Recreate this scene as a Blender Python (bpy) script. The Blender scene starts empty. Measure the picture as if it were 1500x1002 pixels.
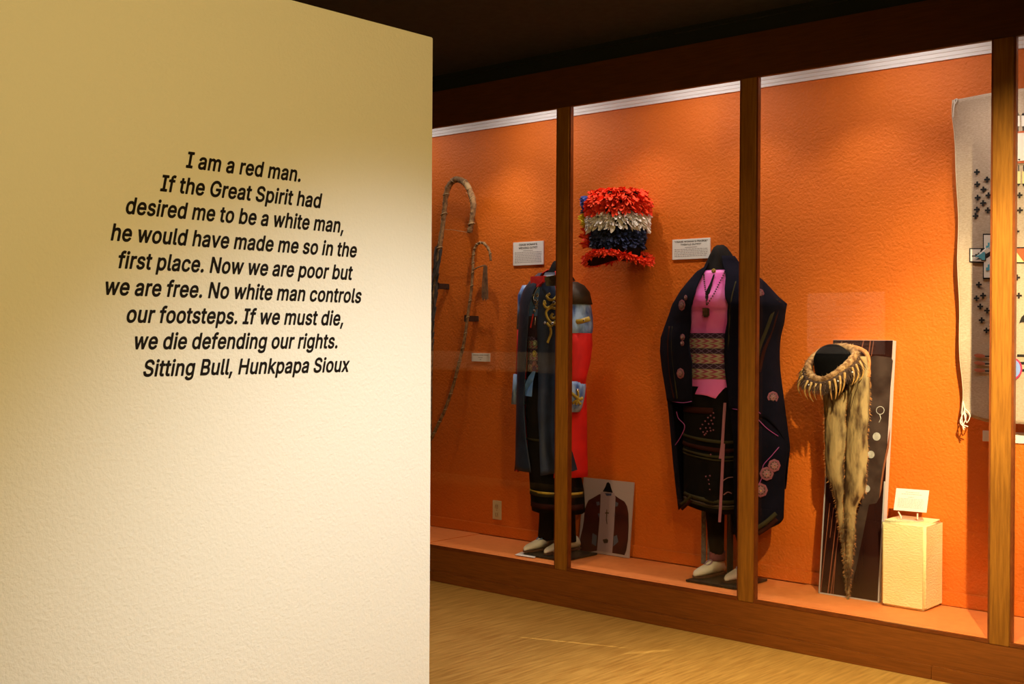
import bpy, bmesh, math, random
from mathutils import Vector, Matrix
from mathutils.geometry import tessellate_polygon
random.seed(7)
S = bpy.context.scene
COL = S.collection
PI = math.pi
# ------------------------------------------------------------------ camera
FPX, YAW, PITCH, ROLL = 1760.76, 0.726786, -0.0044337, 0.0056689
CAM = Vector((0, 0, 1.4))
fw = Vector((-math.sin(YAW)*math.cos(PITCH), math.cos(YAW)*math.cos(PITCH), math.sin(PITCH)))
r0 = Vector((math.cos(YAW), math.sin(YAW), 0)); u0 = r0.cross(fw)
rt = r0*math.cos(ROLL)+u0*math.sin(ROLL); up = -r0*math.sin(ROLL)+u0*math.cos(ROLL)
cd = bpy.data.cameras.new('camera'); co = bpy.data.objects.new('camera', cd); COL.objects.link(co)
cd.sensor_width = 36; cd.lens = 36*FPX/1500; cd.clip_start = .05
M = Matrix((rt, up, -fw)).transposed().to_4x4(); M.translation = CAM
co.matrix_world = M
S.camera = co
# ------------------------------------------------------------------ light and exposure
S.view_settings.view_transform = 'Standard'; S.view_settings.look = 'None'
S.view_settings.gamma = 1; S.view_settings.use_curve_mapping = False
S.view_settings.exposure = 0.0
w = bpy.data.worlds.new('world'); S.world = w; w.use_nodes = True
w.node_tree.nodes['Background'].inputs[0].default_value = (1, .78, .55, 1)
w.node_tree.nodes['Background'].inputs[1].default_value = .03
def lamp(name, kind, loc, target, power, color, **k):
    d = bpy.data.lights.new(name, kind); o = bpy.data.objects.new(name, d); COL.objects.link(o)
    o.location = loc; o.rotation_euler = (Vector(target)-Vector(loc)).to_track_quat('-Z', 'Y').to_euler()
    d.energy = power; d.color = color
    for a, b in k.items(): setattr(d, a, b)
    return o
# fluorescent tubes behind the header of the case
for x, e in ((-5.65, 3.2), (-4.5, 4), (-3.4, 4), (-2.3, 3.6), (-1.15, 4)):
    lamp('case_tube_light', 'AREA', (x, 4.97, 2.78), (x, 5.12, 1.9), e, (1, .88, .80), shape='RECTANGLE', size=.45, size_y=.05)
for x, e in ((-4.75, 22), (-3.75, 17), (-3.1, 15), (-2.5, 22), (-1.8, 18), (-1.0, 14)):
    lamp('case_spot', 'SPOT', (x, 4.96, 2.76), (x, 5.16, .6), e, (1, .86, .72), spot_size=math.radians(95), spot_blend=.8, shadow_soft_size=.012)
# track spots in the hall, with added lamps for the floor streak
lamp('track_spot', 'SPOT', (-.60, 2.75, 2.72), (-1.75, 4.85, 1.45), 560, (1, .80, .42), spot_size=math.radians(24), spot_blend=.8, shadow_soft_size=.025)
sl = lamp('added_streak_spot', 'SPOT', (-3.45, 4.30, 2.80), (-3.485, 4.33, 0), 240, (1, .86, .50), spot_size=math.radians(13.5), spot_blend=.5, shadow_soft_size=.001)  # added lamp, squeezed thin to draw a bright streak on the floor
sl.rotation_euler = (0, 0, math.atan2(.22, .59)); sl.scale = (1, .02, 1)
sl = lamp('added_streak_spot', 'SPOT', (-2.90, 4.30, 2.80), (-2.9, 4.5, 0), 130, (1, .86, .50), spot_size=math.radians(6), spot_blend=.8, shadow_soft_size=.001)  # added lamp for the short bright patch beyond the streak
sl.rotation_euler = (math.radians(4.5), 0, math.atan2(.22, .13)); sl.scale = (1, .16, 1)
lamp('track_spot', 'SPOT', (-.60, 2.75, 2.72), (-1.72, 5.2, 1.2), 760, (1, .82, .46), spot_size=math.radians(46), spot_blend=.95, shadow_soft_size=.025)
lamp('track_spot', 'SPOT', (-1.6, 2.6, 2.75), (-3.3, 5.1, .70), 34, (1, .72, .42), spot_size=math.radians(46), spot_blend=.7, shadow_soft_size=.04)
lamp('track_spot', 'SPOT', (-2.2, 3.3, 2.75), (-4.4, 5.1, .70), 24, (1, .72, .42), spot_size=math.radians(52), spot_blend=.8, shadow_soft_size=.04)
lamp('wall_wash_spot', 'SPOT', (-.35, 2.35, 2.75), (-2.45, 2.25, .05), 320, (1, .97, .94), spot_size=math.radians(62), spot_blend=.9, shadow_soft_size=.08)
lamp('wall_wash_spot', 'SPOT', (.3, 1.1, 2.3), (-2.45, 2.0, 1.8), 185, (1, .70, .24), spot_size=math.radians(100), spot_blend=.9, shadow_soft_size=.1)
lamp('floor_spot', 'SPOT', (-1.6, 3.4, 2.75), (-1.9, 4.0, 0), 330, (1, .76, .32), spot_size=math.radians(62), spot_blend=.9, shadow_soft_size=.08)
lamp('floor_spot', 'SPOT', (-3.6, 3.2, 2.75), (-3.8, 4.2, 0), 90, (1, .74, .40), spot_size=math.radians(80), spot_blend=1, shadow_soft_size=.1)
lamp('panel_spot', 'SPOT', (-4.2, 3.3, 2.75), (-4.3, 1.0, 1.55), 170, (1, .85, .65), spot_size=math.radians(40), spot_blend=.7, shadow_soft_size=.04)
lamp('panel_spot', 'SPOT', (-7.9, 2.8, 2.75), (-8.1, 1.0, 1.2), 260, (1, .8, .55), spot_size=math.radians(60), spot_blend=.7, shadow_soft_size=.04)

# ------------------------------------------------------------------ materials
def mat(name, col, rough=.7, col2=None, nscale=8, stretch=(1,1,1), bump=0, bscale=60, bstretch=None, metal=0, detail=4, sheen=0, spec=.4, coat=0, contrast=None):
    m = bpy.data.materials.new(name); m.use_nodes = True; N = m.node_tree.nodes; L = m.node_tree.links
    b = N['Principled BSDF']; b.inputs['Base Color'].default_value = (*col, 1)
    b.inputs['Roughness'].default_value = rough; b.inputs['Metallic'].default_value = metal
    b.inputs['Specular IOR Level'].default_value = spec; b.inputs['Sheen Weight'].default_value = sheen; b.inputs['Coat Weight'].default_value = coat
    tc = N.new('ShaderNodeTexCoord')
    if col2:
        mp = N.new('ShaderNodeMapping'); mp.inputs['Scale'].default_value = stretch
        L.new(tc.outputs['Object'], mp.inputs[0])
        n = N.new('ShaderNodeTexNoise'); n.inputs['Scale'].default_value = nscale; n.inputs['Detail'].default_value = detail
        L.new(mp.outputs[0], n.inputs['Vector'])
        r = N.new('ShaderNodeValToRGB'); r.color_ramp.elements[0].color = (*col, 1); r.color_ramp.elements[1].color = (*col2, 1)
        a, c = contrast or (.35, .65); r.color_ramp.elements[0].position = a; r.color_ramp.elements[1].position = c
        L.new(n.outputs[0], r.inputs[0]); L.new(r.outputs[0], b.inputs['Base Color'])
    if bump:
        mp2 = N.new('ShaderNodeMapping'); mp2.inputs['Scale'].default_value = bstretch or (1,1,1)
        L.new(tc.outputs['Object'], mp2.inputs[0])
        n2 = N.new('ShaderNodeTexNoise'); n2.inputs['Scale'].default_value = bscale; n2.inputs['Detail'].default_value = 3
        L.new(mp2.outputs[0], n2.inputs['Vector'])
        bp = N.new('ShaderNodeBump'); bp.inputs['Strength'].default_value = min(1, bump); bp.inputs['Distance'].default_value = .004*max(1, bump)
        L.new(n2.outputs[0], bp.inputs['Height']); L.new(bp.outputs[0], b.inputs['Normal'])
    return m
m_cream = mat('cream_paint', (.80,.77,.68), .6, bump=.5, bscale=130)
m_orange = mat('orange_paint', (.72,.158,.008), .6, (.67,.142,.007), 3, bump=1.0, bscale=85)
m_deckm = mat('deck_paint', (.84,.26,.065), .6, (.78,.23,.055), 25, bump=.3, bscale=250)
m_white = mat('white_gloss_paint', (.88,.86,.86), .4)
m_wood = mat('stained_wood', (.24,.090,.010), .38, (.34,.135,.016), 22, (6,6,.35), bump=.15, bscale=60, bstretch=(6,6,.4))
m_woodh = mat('stained_wood_horizontal', (.20,.058,.008), .4, (.27,.080,.012), 22, (.35,6,6), bump=.15, bscale=60, bstretch=(.4,6,6))
m_bead = mat('stained_bead', (.15,.035,.007), .35, (.2,.05,.01), 20)
m_dark = mat('dark_band', (.010,.012,.008), .7)
m_ceil = mat('dark_ceiling', (.022,.019,.016), .9, (.030,.026,.022), 30)
m_floor = mat('floor_wood', (.42,.22,.055), .33, (.68,.42,.13), 9, (7,.55,1), bump=.05, bscale=20, bstretch=(8,.5,1), detail=7, contrast=(.3,.7))
m_text = mat('black_vinyl', (.012,.009,.007), .28)
m_black = mat('black_cloth', (.008,.006,.006), .9, (.014,.011,.010), 14, bump=.4, bscale=400, spec=.15)
m_velvet = mat('black_velvet', (.0025,.0025,.003), .95, spec=.05)
m_navy = mat('navy_blanket', (.0035,.0035,.009), .95, (.007,.006,.015), 9, bump=.5, bscale=350, spec=.10)
m_skirt = mat('black_wool', (.0035,.0028,.0025), .95, (.008,.006,.005), 12, bump=.4, bscale=350, spec=.10)
m_satin = mat('slate_blue_satin', (.035,.055,.10), .42, (.07,.10,.165), 7, bump=.5, bscale=25, sheen=.3)
m_blue = mat('light_blue_satin', (.05,.12,.42), .38, (.38,.58,.95), 26, (1,1,.4), bump=.8, bscale=30)
m_shirtb = mat('blue_satin', (.10,.24,.62), .38, (.16,.33,.72), 18, bump=.6, bscale=30)
m_red = mat('red_wool', (.82,.012,.008), .75, (.68,.010,.008), 12, bump=.3, bscale=300)
m_pink = mat('pink_satin', (.82,.14,.55), .35, (.88,.22,.66), 9, bump=.8, bscale=22)
m_rosec = mat('crimson_satin', (.30,.025,.045), .4, (.42,.045,.08), 10, bump=.8, bscale=30)
m_gold = mat('gold_ribbon', (.55,.38,.05), .5, (.42,.27,.03), 60)
m_silver = mat('silver_brooch', (.75,.72,.70), .25, metal=1)
m_brown = mat('brown_ribbon', (.05,.03,.018), .6)
m_khaki = mat('khaki_stripe', (.042,.034,.015), .9, spec=.1)
m_rust = mat('rust_stripe', (.035,.008,.005), .9, spec=.1)
m_rose = mat('rose_ribbon', (.19,.052,.075), .7, (.26,.09,.12), 200, spec=.2)
m_roselite = mat('pale_rose_ribbon', (.27,.12,.13), .7, spec=.2)
m_mocc = mat('cream_buckskin', (.90,.84,.72), .6, (.84,.76,.62), 30, bump=.3, bscale=80)
m_sole = mat('brown_sole', (.12,.05,.03), .7)
m_plate = mat('black_steel', (.012,.012,.013), .4)
m_fur = mat('tan_fur', (.20,.09,.03), .9, (.62,.38,.16), 45, bump=1, bscale=150)
m_furd = mat('dark_brown_fur', (.045,.02,.010), .8, (.10,.05,.025), 80, bump=1, bscale=200)
m_furo = mat('orange_brown_fur', (.42,.17,.05), .8, (.60,.28,.09), 90)
m_pelt = mat('tanned_pelt', (.38,.265,.115), .8, (.060,.026,.008), 24, (1,1,.28), bump=1.5, bscale=45, bstretch=(1,1,.35), detail=9, contrast=(.42,.60))
m_claw = mat('amber_claw', (.62,.38,.12), .3, (.30,.15,.04), 30)
m_bead2 = mat('white_bead', (.8,.8,.85), .3)
m_print = mat('maroon_print', (.020,.006,.005), .2, (.034,.010,.008), 5, (2,1,.4))
m_printl = mat('print_stripe', (.26,.085,.04), .3)
m_printp = mat('print_pelt', (.065,.040,.032), .3, (.030,.016,.013), 12, detail=6)
m_printd = mat('print_disc', (.50,.47,.42), .3, (.34,.31,.27), 40)
m_foam = mat('foam_board', (.66,.58,.60), .7)
m_card = mat('white_card', (.82,.78,.75), .5)
m_ink = mat('grey_ink', (.03,.028,.03), .6)
m_inkl = mat('pale_ink', (.42,.38,.38), .6)
m_yell = mat('yellow_stucco', (.88,.76,.36), .75, (.92,.80,.42), 10, bump=.8, bscale=70, bstretch=(1,1,2))
m_ivory = mat('ivory_plastic', (.62,.50,.30), .4)
m_weave = mat('tan_weave', (.56,.43,.32), .9, (.46,.34,.24), 90, (1,1,3), bump=.6, bscale=300, bstretch=(.3,1,3))
m_cord = mat('white_cord', (.85,.80,.72), .8)
m_wovk = mat('black_yarn', (.012,.010,.010), .9)
m_wovw = mat('white_yarn', (.78,.72,.66), .9)
m_wovt = mat('turquoise_yarn', (.10,.38,.50), .9)
m_wovb = mat('blue_yarn', (.22,.32,.70), .9)
m_wovo = mat('orange_red_yarn', (.50,.10,.03), .9)
m_wovy = mat('yellow_yarn', (.75,.62,.28), .9)
m_staff = mat('wrapped_hide', (.14,.07,.03), .8, (.36,.21,.09), 45, bump=1, bscale=60)
m_strap = mat('pale_hide', (.40,.27,.13), .8)
m_feath = mat('dark_feather', (.03,.022,.02), .7, (.07,.05,.04), 30)
m_fw = mat('grey_white_feather', (.45,.45,.50), .7)
m_plr = mat('scarlet_plume', (.85,.028,.006), .8, (.95,.08,.012), 50)
m_plw = mat('white_plume', (.92,.88,.82), .8)
m_pln = mat('navy_plume', (.020,.030,.10), .6, (.06,.08,.19), 50)
m_ply = mat('yellow_plume', (.75,.60,.03), .8)
m_plb = mat('blue_plume', (.06,.10,.40), .8)
m_dim = mat('dim_wall_paint', (.16,.12,.085), .9)
m_acr = mat('clear_acrylic_edge', (.80,.62,.50), .15)
m_maroonj = mat('maroon_jacket_print', (.075,.012,.008), .5, (.035,.006,.006), 12)
m_lav = mat('lavender_print', (.46,.38,.40), .5)
m_lav2 = mat('mauve_print', (.36,.27,.31), .5)
def glassmat():
    m = bpy.data.materials.new('clear_glass'); m.use_nodes = True; N = m.node_tree.nodes; L = m.node_tree.links
    N.remove(N['Principled BSDF']); out = N['Material Output']
    lw = N.new('ShaderNodeLayerWeight'); lw.inputs['Blend'].default_value = .5
    p = N.new('ShaderNodeMath'); p.operation = 'POWER'; p.inputs[1].default_value = 5; L.new(lw.outputs['Facing'], p.inputs[0])
    q = N.new('ShaderNodeMath'); q.operation = 'MULTIPLY_ADD'; q.inputs[1].default_value = .96; q.inputs[2].default_value = .035; L.new(p.outputs[0], q.inputs[0])
    t = N.new('ShaderNodeBsdfTransparent'); t.inputs[0].default_value = (.985,.99,.985,1)
    g = N.new('ShaderNodeBsdfGlossy'); g.inputs['Roughness'].default_value = 0
    x = N.new('ShaderNodeMixShader'); L.new(q.outputs[0], x.inputs[0]); L.new(t.outputs[0], x.inputs[1]); L.new(g.outputs[0], x.inputs[2])
    L.new(x.outputs[0], out.inputs['Surface']); return m
m_glass = glassmat()
# woven belt: chevrons and bands as flat print on real cloth
def beltmat():
    m = bpy.data.materials.new('woven_belt'); m.use_nodes = True; N = m.node_tree.nodes; L = m.node_tree.links
    b = N['Principled BSDF']; b.inputs['Roughness'].default_value = .85
    uv = N.new('ShaderNodeTexCoord'); sp = N.new('ShaderNodeSeparateXYZ'); L.new(uv.outputs['UV'], sp.inputs[0])
    def mth(op, a, bb=None, c=None):
        n = N.new('ShaderNodeMath'); n.operation = op
        for i, v in enumerate((a, bb, c)):
            if v is None: continue
            if isinstance(v, (int, float)): n.inputs[i].default_value = v
            else: L.new(v, n.inputs[i])
        return n.outputs[0]
    U, V = sp.outputs[0], sp.outputs[1]
    v6 = mth('MULTIPLY', V, 3.0); fr = mth('FRACT', v6)          # three big repeats
    isp = mth('LESS_THAN', fr, .36)                                # purple lattice rows
    v2 = mth('MULTIPLY', mth('SUBTRACT', fr, .36), 1/.64); fr2 = mth('FRACT', mth('MULTIPLY', v2, 2.0))
    tri = mth('ABSOLUTE', mth('SUBTRACT', fr2, .5))
    ch = mth('FRACT', mth('ADD', mth('MULTIPLY', U, 9), mth('MULTIPLY', tri, 1.6)))
    chv = mth('GREATER_THAN', ch, .5)
    edge = mth('GREATER_THAN', tri, .38)
    c1 = N.new('ShaderNodeMix'); c1.data_type = 'RGBA'; L.new(chv, c1.inputs[0]); c1.inputs[6].default_value = (.40,.33,.25,1); c1.inputs[7].default_value = (.30,.045,.11,1)
    c2 = N.new('ShaderNodeMix'); c2.data_type = 'RGBA'; L.new(edge, c2.inputs[0]); L.new(c1.outputs[2], c2.inputs[6]); c2.inputs[7].default_value = (.32,.27,.17,1)
    lu = mth('ABSOLUTE', mth('SUBTRACT', mth('FRACT', mth('MULTIPLY', U, 9)), .5)); lv = mth('ABSOLUTE', mth('SUBTRACT', mth('MULTIPLY', fr, 1/.36), .5))
    dd = mth('ADD', lu, lv); l2 = mth('MULTIPLY', mth('GREATER_THAN', dd, .42), mth('LESS_THAN', dd, .58))
    c3 = N.new('ShaderNodeMix'); c3.data_type = 'RGBA'; L.new(l2, c3.inputs[0]); c3.inputs[6].default_value = (.030,.007,.035,1); c3.inputs[7].default_value = (.16,.09,.18,1)
    c4 = N.new('ShaderNodeMix'); c4.data_type = 'RGBA'; L.new(isp, c4.inputs[0]); L.new(c2.outputs[2], c4.inputs[6]); L.new(c3.outputs[2], c4.inputs[7])
    L.new(c4.outputs[2], b.inputs['Base Color']); return m
m_belt = beltmat()

# ------------------------------------------------------------------ object helpers
def wloc(p):
    v = Vector((0,0,0))
    while p is not None: v = v+p.location; p = p.parent
    return v
def obj(name, bm, m, parent=None, smooth=False, solid=0):
    me = bpy.data.meshes.new(name)
    if parent is not None: bmesh.ops.translate(bm, verts=bm.verts, vec=-wloc(parent))
    bm.normal_update(); bm.to_mesh(me); bm.free()
    me.materials.append(m)
    if smooth:
        for p in me.polygons: p.use_smooth = True
    o = bpy.data.objects.new(name, me); COL.objects.link(o)
    if parent is not None: o.parent = parent
    if solid:
        s = o.modifiers.new('thickness', 'SOLIDIFY'); s.thickness = solid; s.offset = 0
    return o
def tag(o, label=None, cat=None, group=None, kind=None):
    if label: o['label'] = label
    if cat: o['category'] = cat
    if group: o['group'] = group
    if kind: o['kind'] = kind
    return o
def empty(name, loc, label, cat, group=None):
    o = bpy.data.objects.new(name, None); COL.objects.link(o); o.location = loc; o.empty_display_size = .05
    return tag(o, label, cat, group)
def box(x0, x1, y0, y1, z0, z1, bev=0, bm=None):
    b = bm or bmesh.new()
    r = bmesh.ops.create_cube(b, size=1)
    for v in r['verts']:
        v.co = Vector(((x0+x1)/2+v.co.x*(x1-x0), (y0+y1)/2+v.co.y*(y1-y0), (z0+z1)/2+v.co.z*(z1-z0)))
    if bev: bmesh.ops.bevel(b, geom=list({e for v in r['verts'] for e in v.link_edges}), offset=bev, segments=2, affect='EDGES')
    return b
def struct(name, bm, m): return tag(obj(name, bm, m), kind='structure')
def catmull(pts, n=6, closed=False):
    P = [Vector(p) for p in pts]; out = []; N = len(P)
    rng = range(N if closed else N-1)
    for i in rng:
        g = (lambda k: P[k % N]) if closed else (lambda k: P[max(0, min(N-1, k))])
        a, b, c, d = g(i-1), g(i), g(i+1), g(i+2)
        for j in range(n):
            t = j/n
            out.append(.5*((2*b)+(-a+c)*t+(2*a-5*b+4*c-d)*t*t+(-a+3*b-3*c+d)*t**3))
    if not closed: out.append(P[-1])
    return out
def tube(pts, rad, seg=8, bm=None, closed=False, flat=1.0, jit=0):
    b = bm or bmesh.new(); P = [Vector(p) for p in pts]; N = len(P); rings = []
    up_ = Vector((0, -1, 0))
    for i, p in enumerate(P):
        t = (P[(i+1) % N]-P[i-1]) if closed else (P[min(N-1, i+1)]-P[max(0, i-1)])
        if t.length < 1e-9: t = Vector((0,0,1))
        t.normalize(); n = up_-t*up_.dot(t)
        if n.length < .05: n = Vector((1,0,0))-t*t.x
        n.normalize(); s = t.cross(n); r = rad(i/(N-1)) if callable(rad) else rad
        r = r*(1+random.uniform(-jit, jit))
        rings.append([b.verts.new(p+(n*math.cos(a)*flat+s*math.sin(a))*r) for a in [2*PI*k/seg for k in range(seg)]])
    for i in range(N if closed else N-1):
        A, B = rings[i], rings[(i+1) % N]
        for k in range(seg): b.faces.new((A[k], A[(k+1) % seg], B[(k+1) % seg], B[k]))
    if not closed:
        b.faces.new(rings[0][::-1]); b.faces.new(rings[-1])
    bmesh.ops.recalc_face_normals(b, faces=b.faces[:]) if bm is None else None
    return b
def loftrings(rings, cap=True):
    b = bmesh.new(); R = [[b.verts.new(p) for p in r] for r in rings]
    for A, B in zip(R, R[1:]):
        n = len(A)
        for k in range(n): b.faces.new((A[k], A[(k+1) % n], B[(k+1) % n], B[k]))
    if cap: b.faces.new(R[0][::-1]); b.faces.new(R[-1])
    bmesh.ops.recalc_face_normals(b, faces=b.faces[:]); return b
def ray(px, py): return fw+rt*((px-750)/FPX)+up*((501-py)/FPX)
def aty(px, py, y):
    d = ray(px, py); return CAM+d*((y-CAM.y)/d.y)
def atz(px, py, z):
    d = ray(px, py); return CAM+d*((z-CAM.z)/d.z)
def lerp_tab(tab, z):
    if z >= tab[0][0]: return tab[0][1:]
    for a, b in zip(tab, tab[1:]):
        if z >= b[0]:
            t = (a[0]-z)/(a[0]-b[0]+1e-9); return tuple(x+(y-x)*t for x, y in zip(a[1:], b[1:]))
    return tab[-1][1:]
class Prof:                                            # stack of ellipses: centre, half width, half depth by height
    def __init__(s, rows, yc):
        s.yc = yc; s.tab = []
        for (py, L, R, ry) in rows:
            c = aty((L+R)/2, py, yc); dep = (c-CAM).dot(fw); e = (R-L)/2/FPX*dep
            rx = math.sqrt(max(1e-6, e*e-(.6645*ry)**2))/.747
            s.tab.append((c.z, c.x, max(rx, .02), ry))
        s.tab.sort(key=lambda t: -t[0])
    def at(s, z, ph, off=0):
        cx, rx, ry = lerp_tab(s.tab, z)
        return Vector((cx+(rx+off)*math.sin(ph), s.yc-(ry+off)*math.cos(ph), z))
    def hit(s, px, py, off=0):
        d = ray(px, py); best = None
        for i in range(260):
            y = 4.87+i*.0018; p = CAM+d*(y/d.y)
            cx, rx, ry = lerp_tab(s.tab, p.z)
            f = ((p.x-cx)/(rx+off))**2+((p.y-s.yc)/(ry+off))**2
            if best is None or f < best[0]: best = (f, p, math.atan2((p.x-cx)/(rx+off), -(p.y-s.yc)/(ry+off)))
            if f <= 1: break
        return best[1], best[1].z, best[2]
R_ = math.radians
def sheet(prof, top, bot, ph0, ph1, off=0, nz=26, nph=40, fold=None, uv=False):
    """cloth hanging on the profile; top/bot: height or function of angle in degrees"""
    b = bmesh.new(); G = []
    T = top if callable(top) else (lambda a: top); B = bot if callable(bot) else (lambda a: bot)
    for i in range(nph+1):
        a = ph0+(ph1-ph0)*i/nph; c = []
        for j in range(nz+1):
            t = j/nz; z = T(a)+(B(a)-T(a))*t
            o = off(a, z) if callable(off) else off
            if fold: o += fold[1]*t**.7*math.sin(R_(a)*fold[0]+fold[2]*t)
            c.append(b.verts.new(prof.at(z, R_(a), o)))
        G.append(c)
    lay = b.loops.layers.uv.new('UVMap') if uv else None
    for i in range(nph):
        for j in range(nz):
            f = b.faces.new((G[i][j], G[i][j+1], G[i+1][j+1], G[i+1][j]))
            if uv:
                for l, (u, v) in zip(f.loops, ((i, j), (i, j+1), (i+1, j+1), (i+1, j))): l[lay].uv = (u/nph, v/nz)
    return b
def polyline_tab(tab):
    def f(a):
        if a <= tab[0][0]: return tab[0][1]
        for p, q in zip(tab, tab[1:]):
            if a <= q[0]: return p[1]+(q[1]-p[1])*(a-p[0])/(q[0]-p[0]+1e-9)
        return tab[-1][1]
    return f
def blades(points, length, width, bm=None, droop=0, spread=.5, seg=2, petal=False):
    """fur or plume barbs: points = [(position, direction)]"""
    b = bm or bmesh.new()
    for p, d in points:
        d = (Vector(d)+Vector((random.uniform(-1,1), random.uniform(-1,1), random.uniform(-1,1)))*spread).normalized()
        s = d.cross(Vector((random.uniform(-1,1), random.uniform(-1,1), random.uniform(-1,1))))
        if s.length < .01: continue
        s.normalize(); L_ = length*random.uniform(.6, 1.15); w_ = width*random.uniform(.7, 1.2); prev = None
        for k in range(seg+1):
            t = k/seg; q = Vector(p)+d*L_*t+Vector((0,0,-droop*L_*t*t))
            ww = w_*(1-t*.85)*(.6+.8*math.sin(PI*min(1, t+.25))) if not petal else w_*math.sin(PI*(.10+.82*t))
            cur = (b.verts.new(q-s*ww), b.verts.new(q+s*ww))
            if prev: b.faces.new((prev[0], prev[1], cur[1], cur[0]))
            prev = cur
    return b
def fillpoly(pts, thick=0, nrm=Vector((0,-1,0))):
    """flat polygon with a little real thickness along nrm"""
    b = bmesh.new(); P = [Vector(p) for p in pts]
    vs = [b.verts.new(p) for p in P]
    for t in tessellate_polygon([P]):
        try: b.faces.new([vs[i] for i in t])
        except ValueError: pass
    bmesh.ops.recalc_face_normals(b, faces=b.faces[:])
    if thick:
        r = bmesh.ops.extrude_face_region(b, geom=b.faces[:])
        bmesh.ops.translate(b, verts=[v for v in r['geom'] if isinstance(v, bmesh.types.BMVert)], vec=nrm.normalized()*thick)
        bmesh.ops.recalc_face_normals(b, faces=b.faces[:])
    return b
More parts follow.
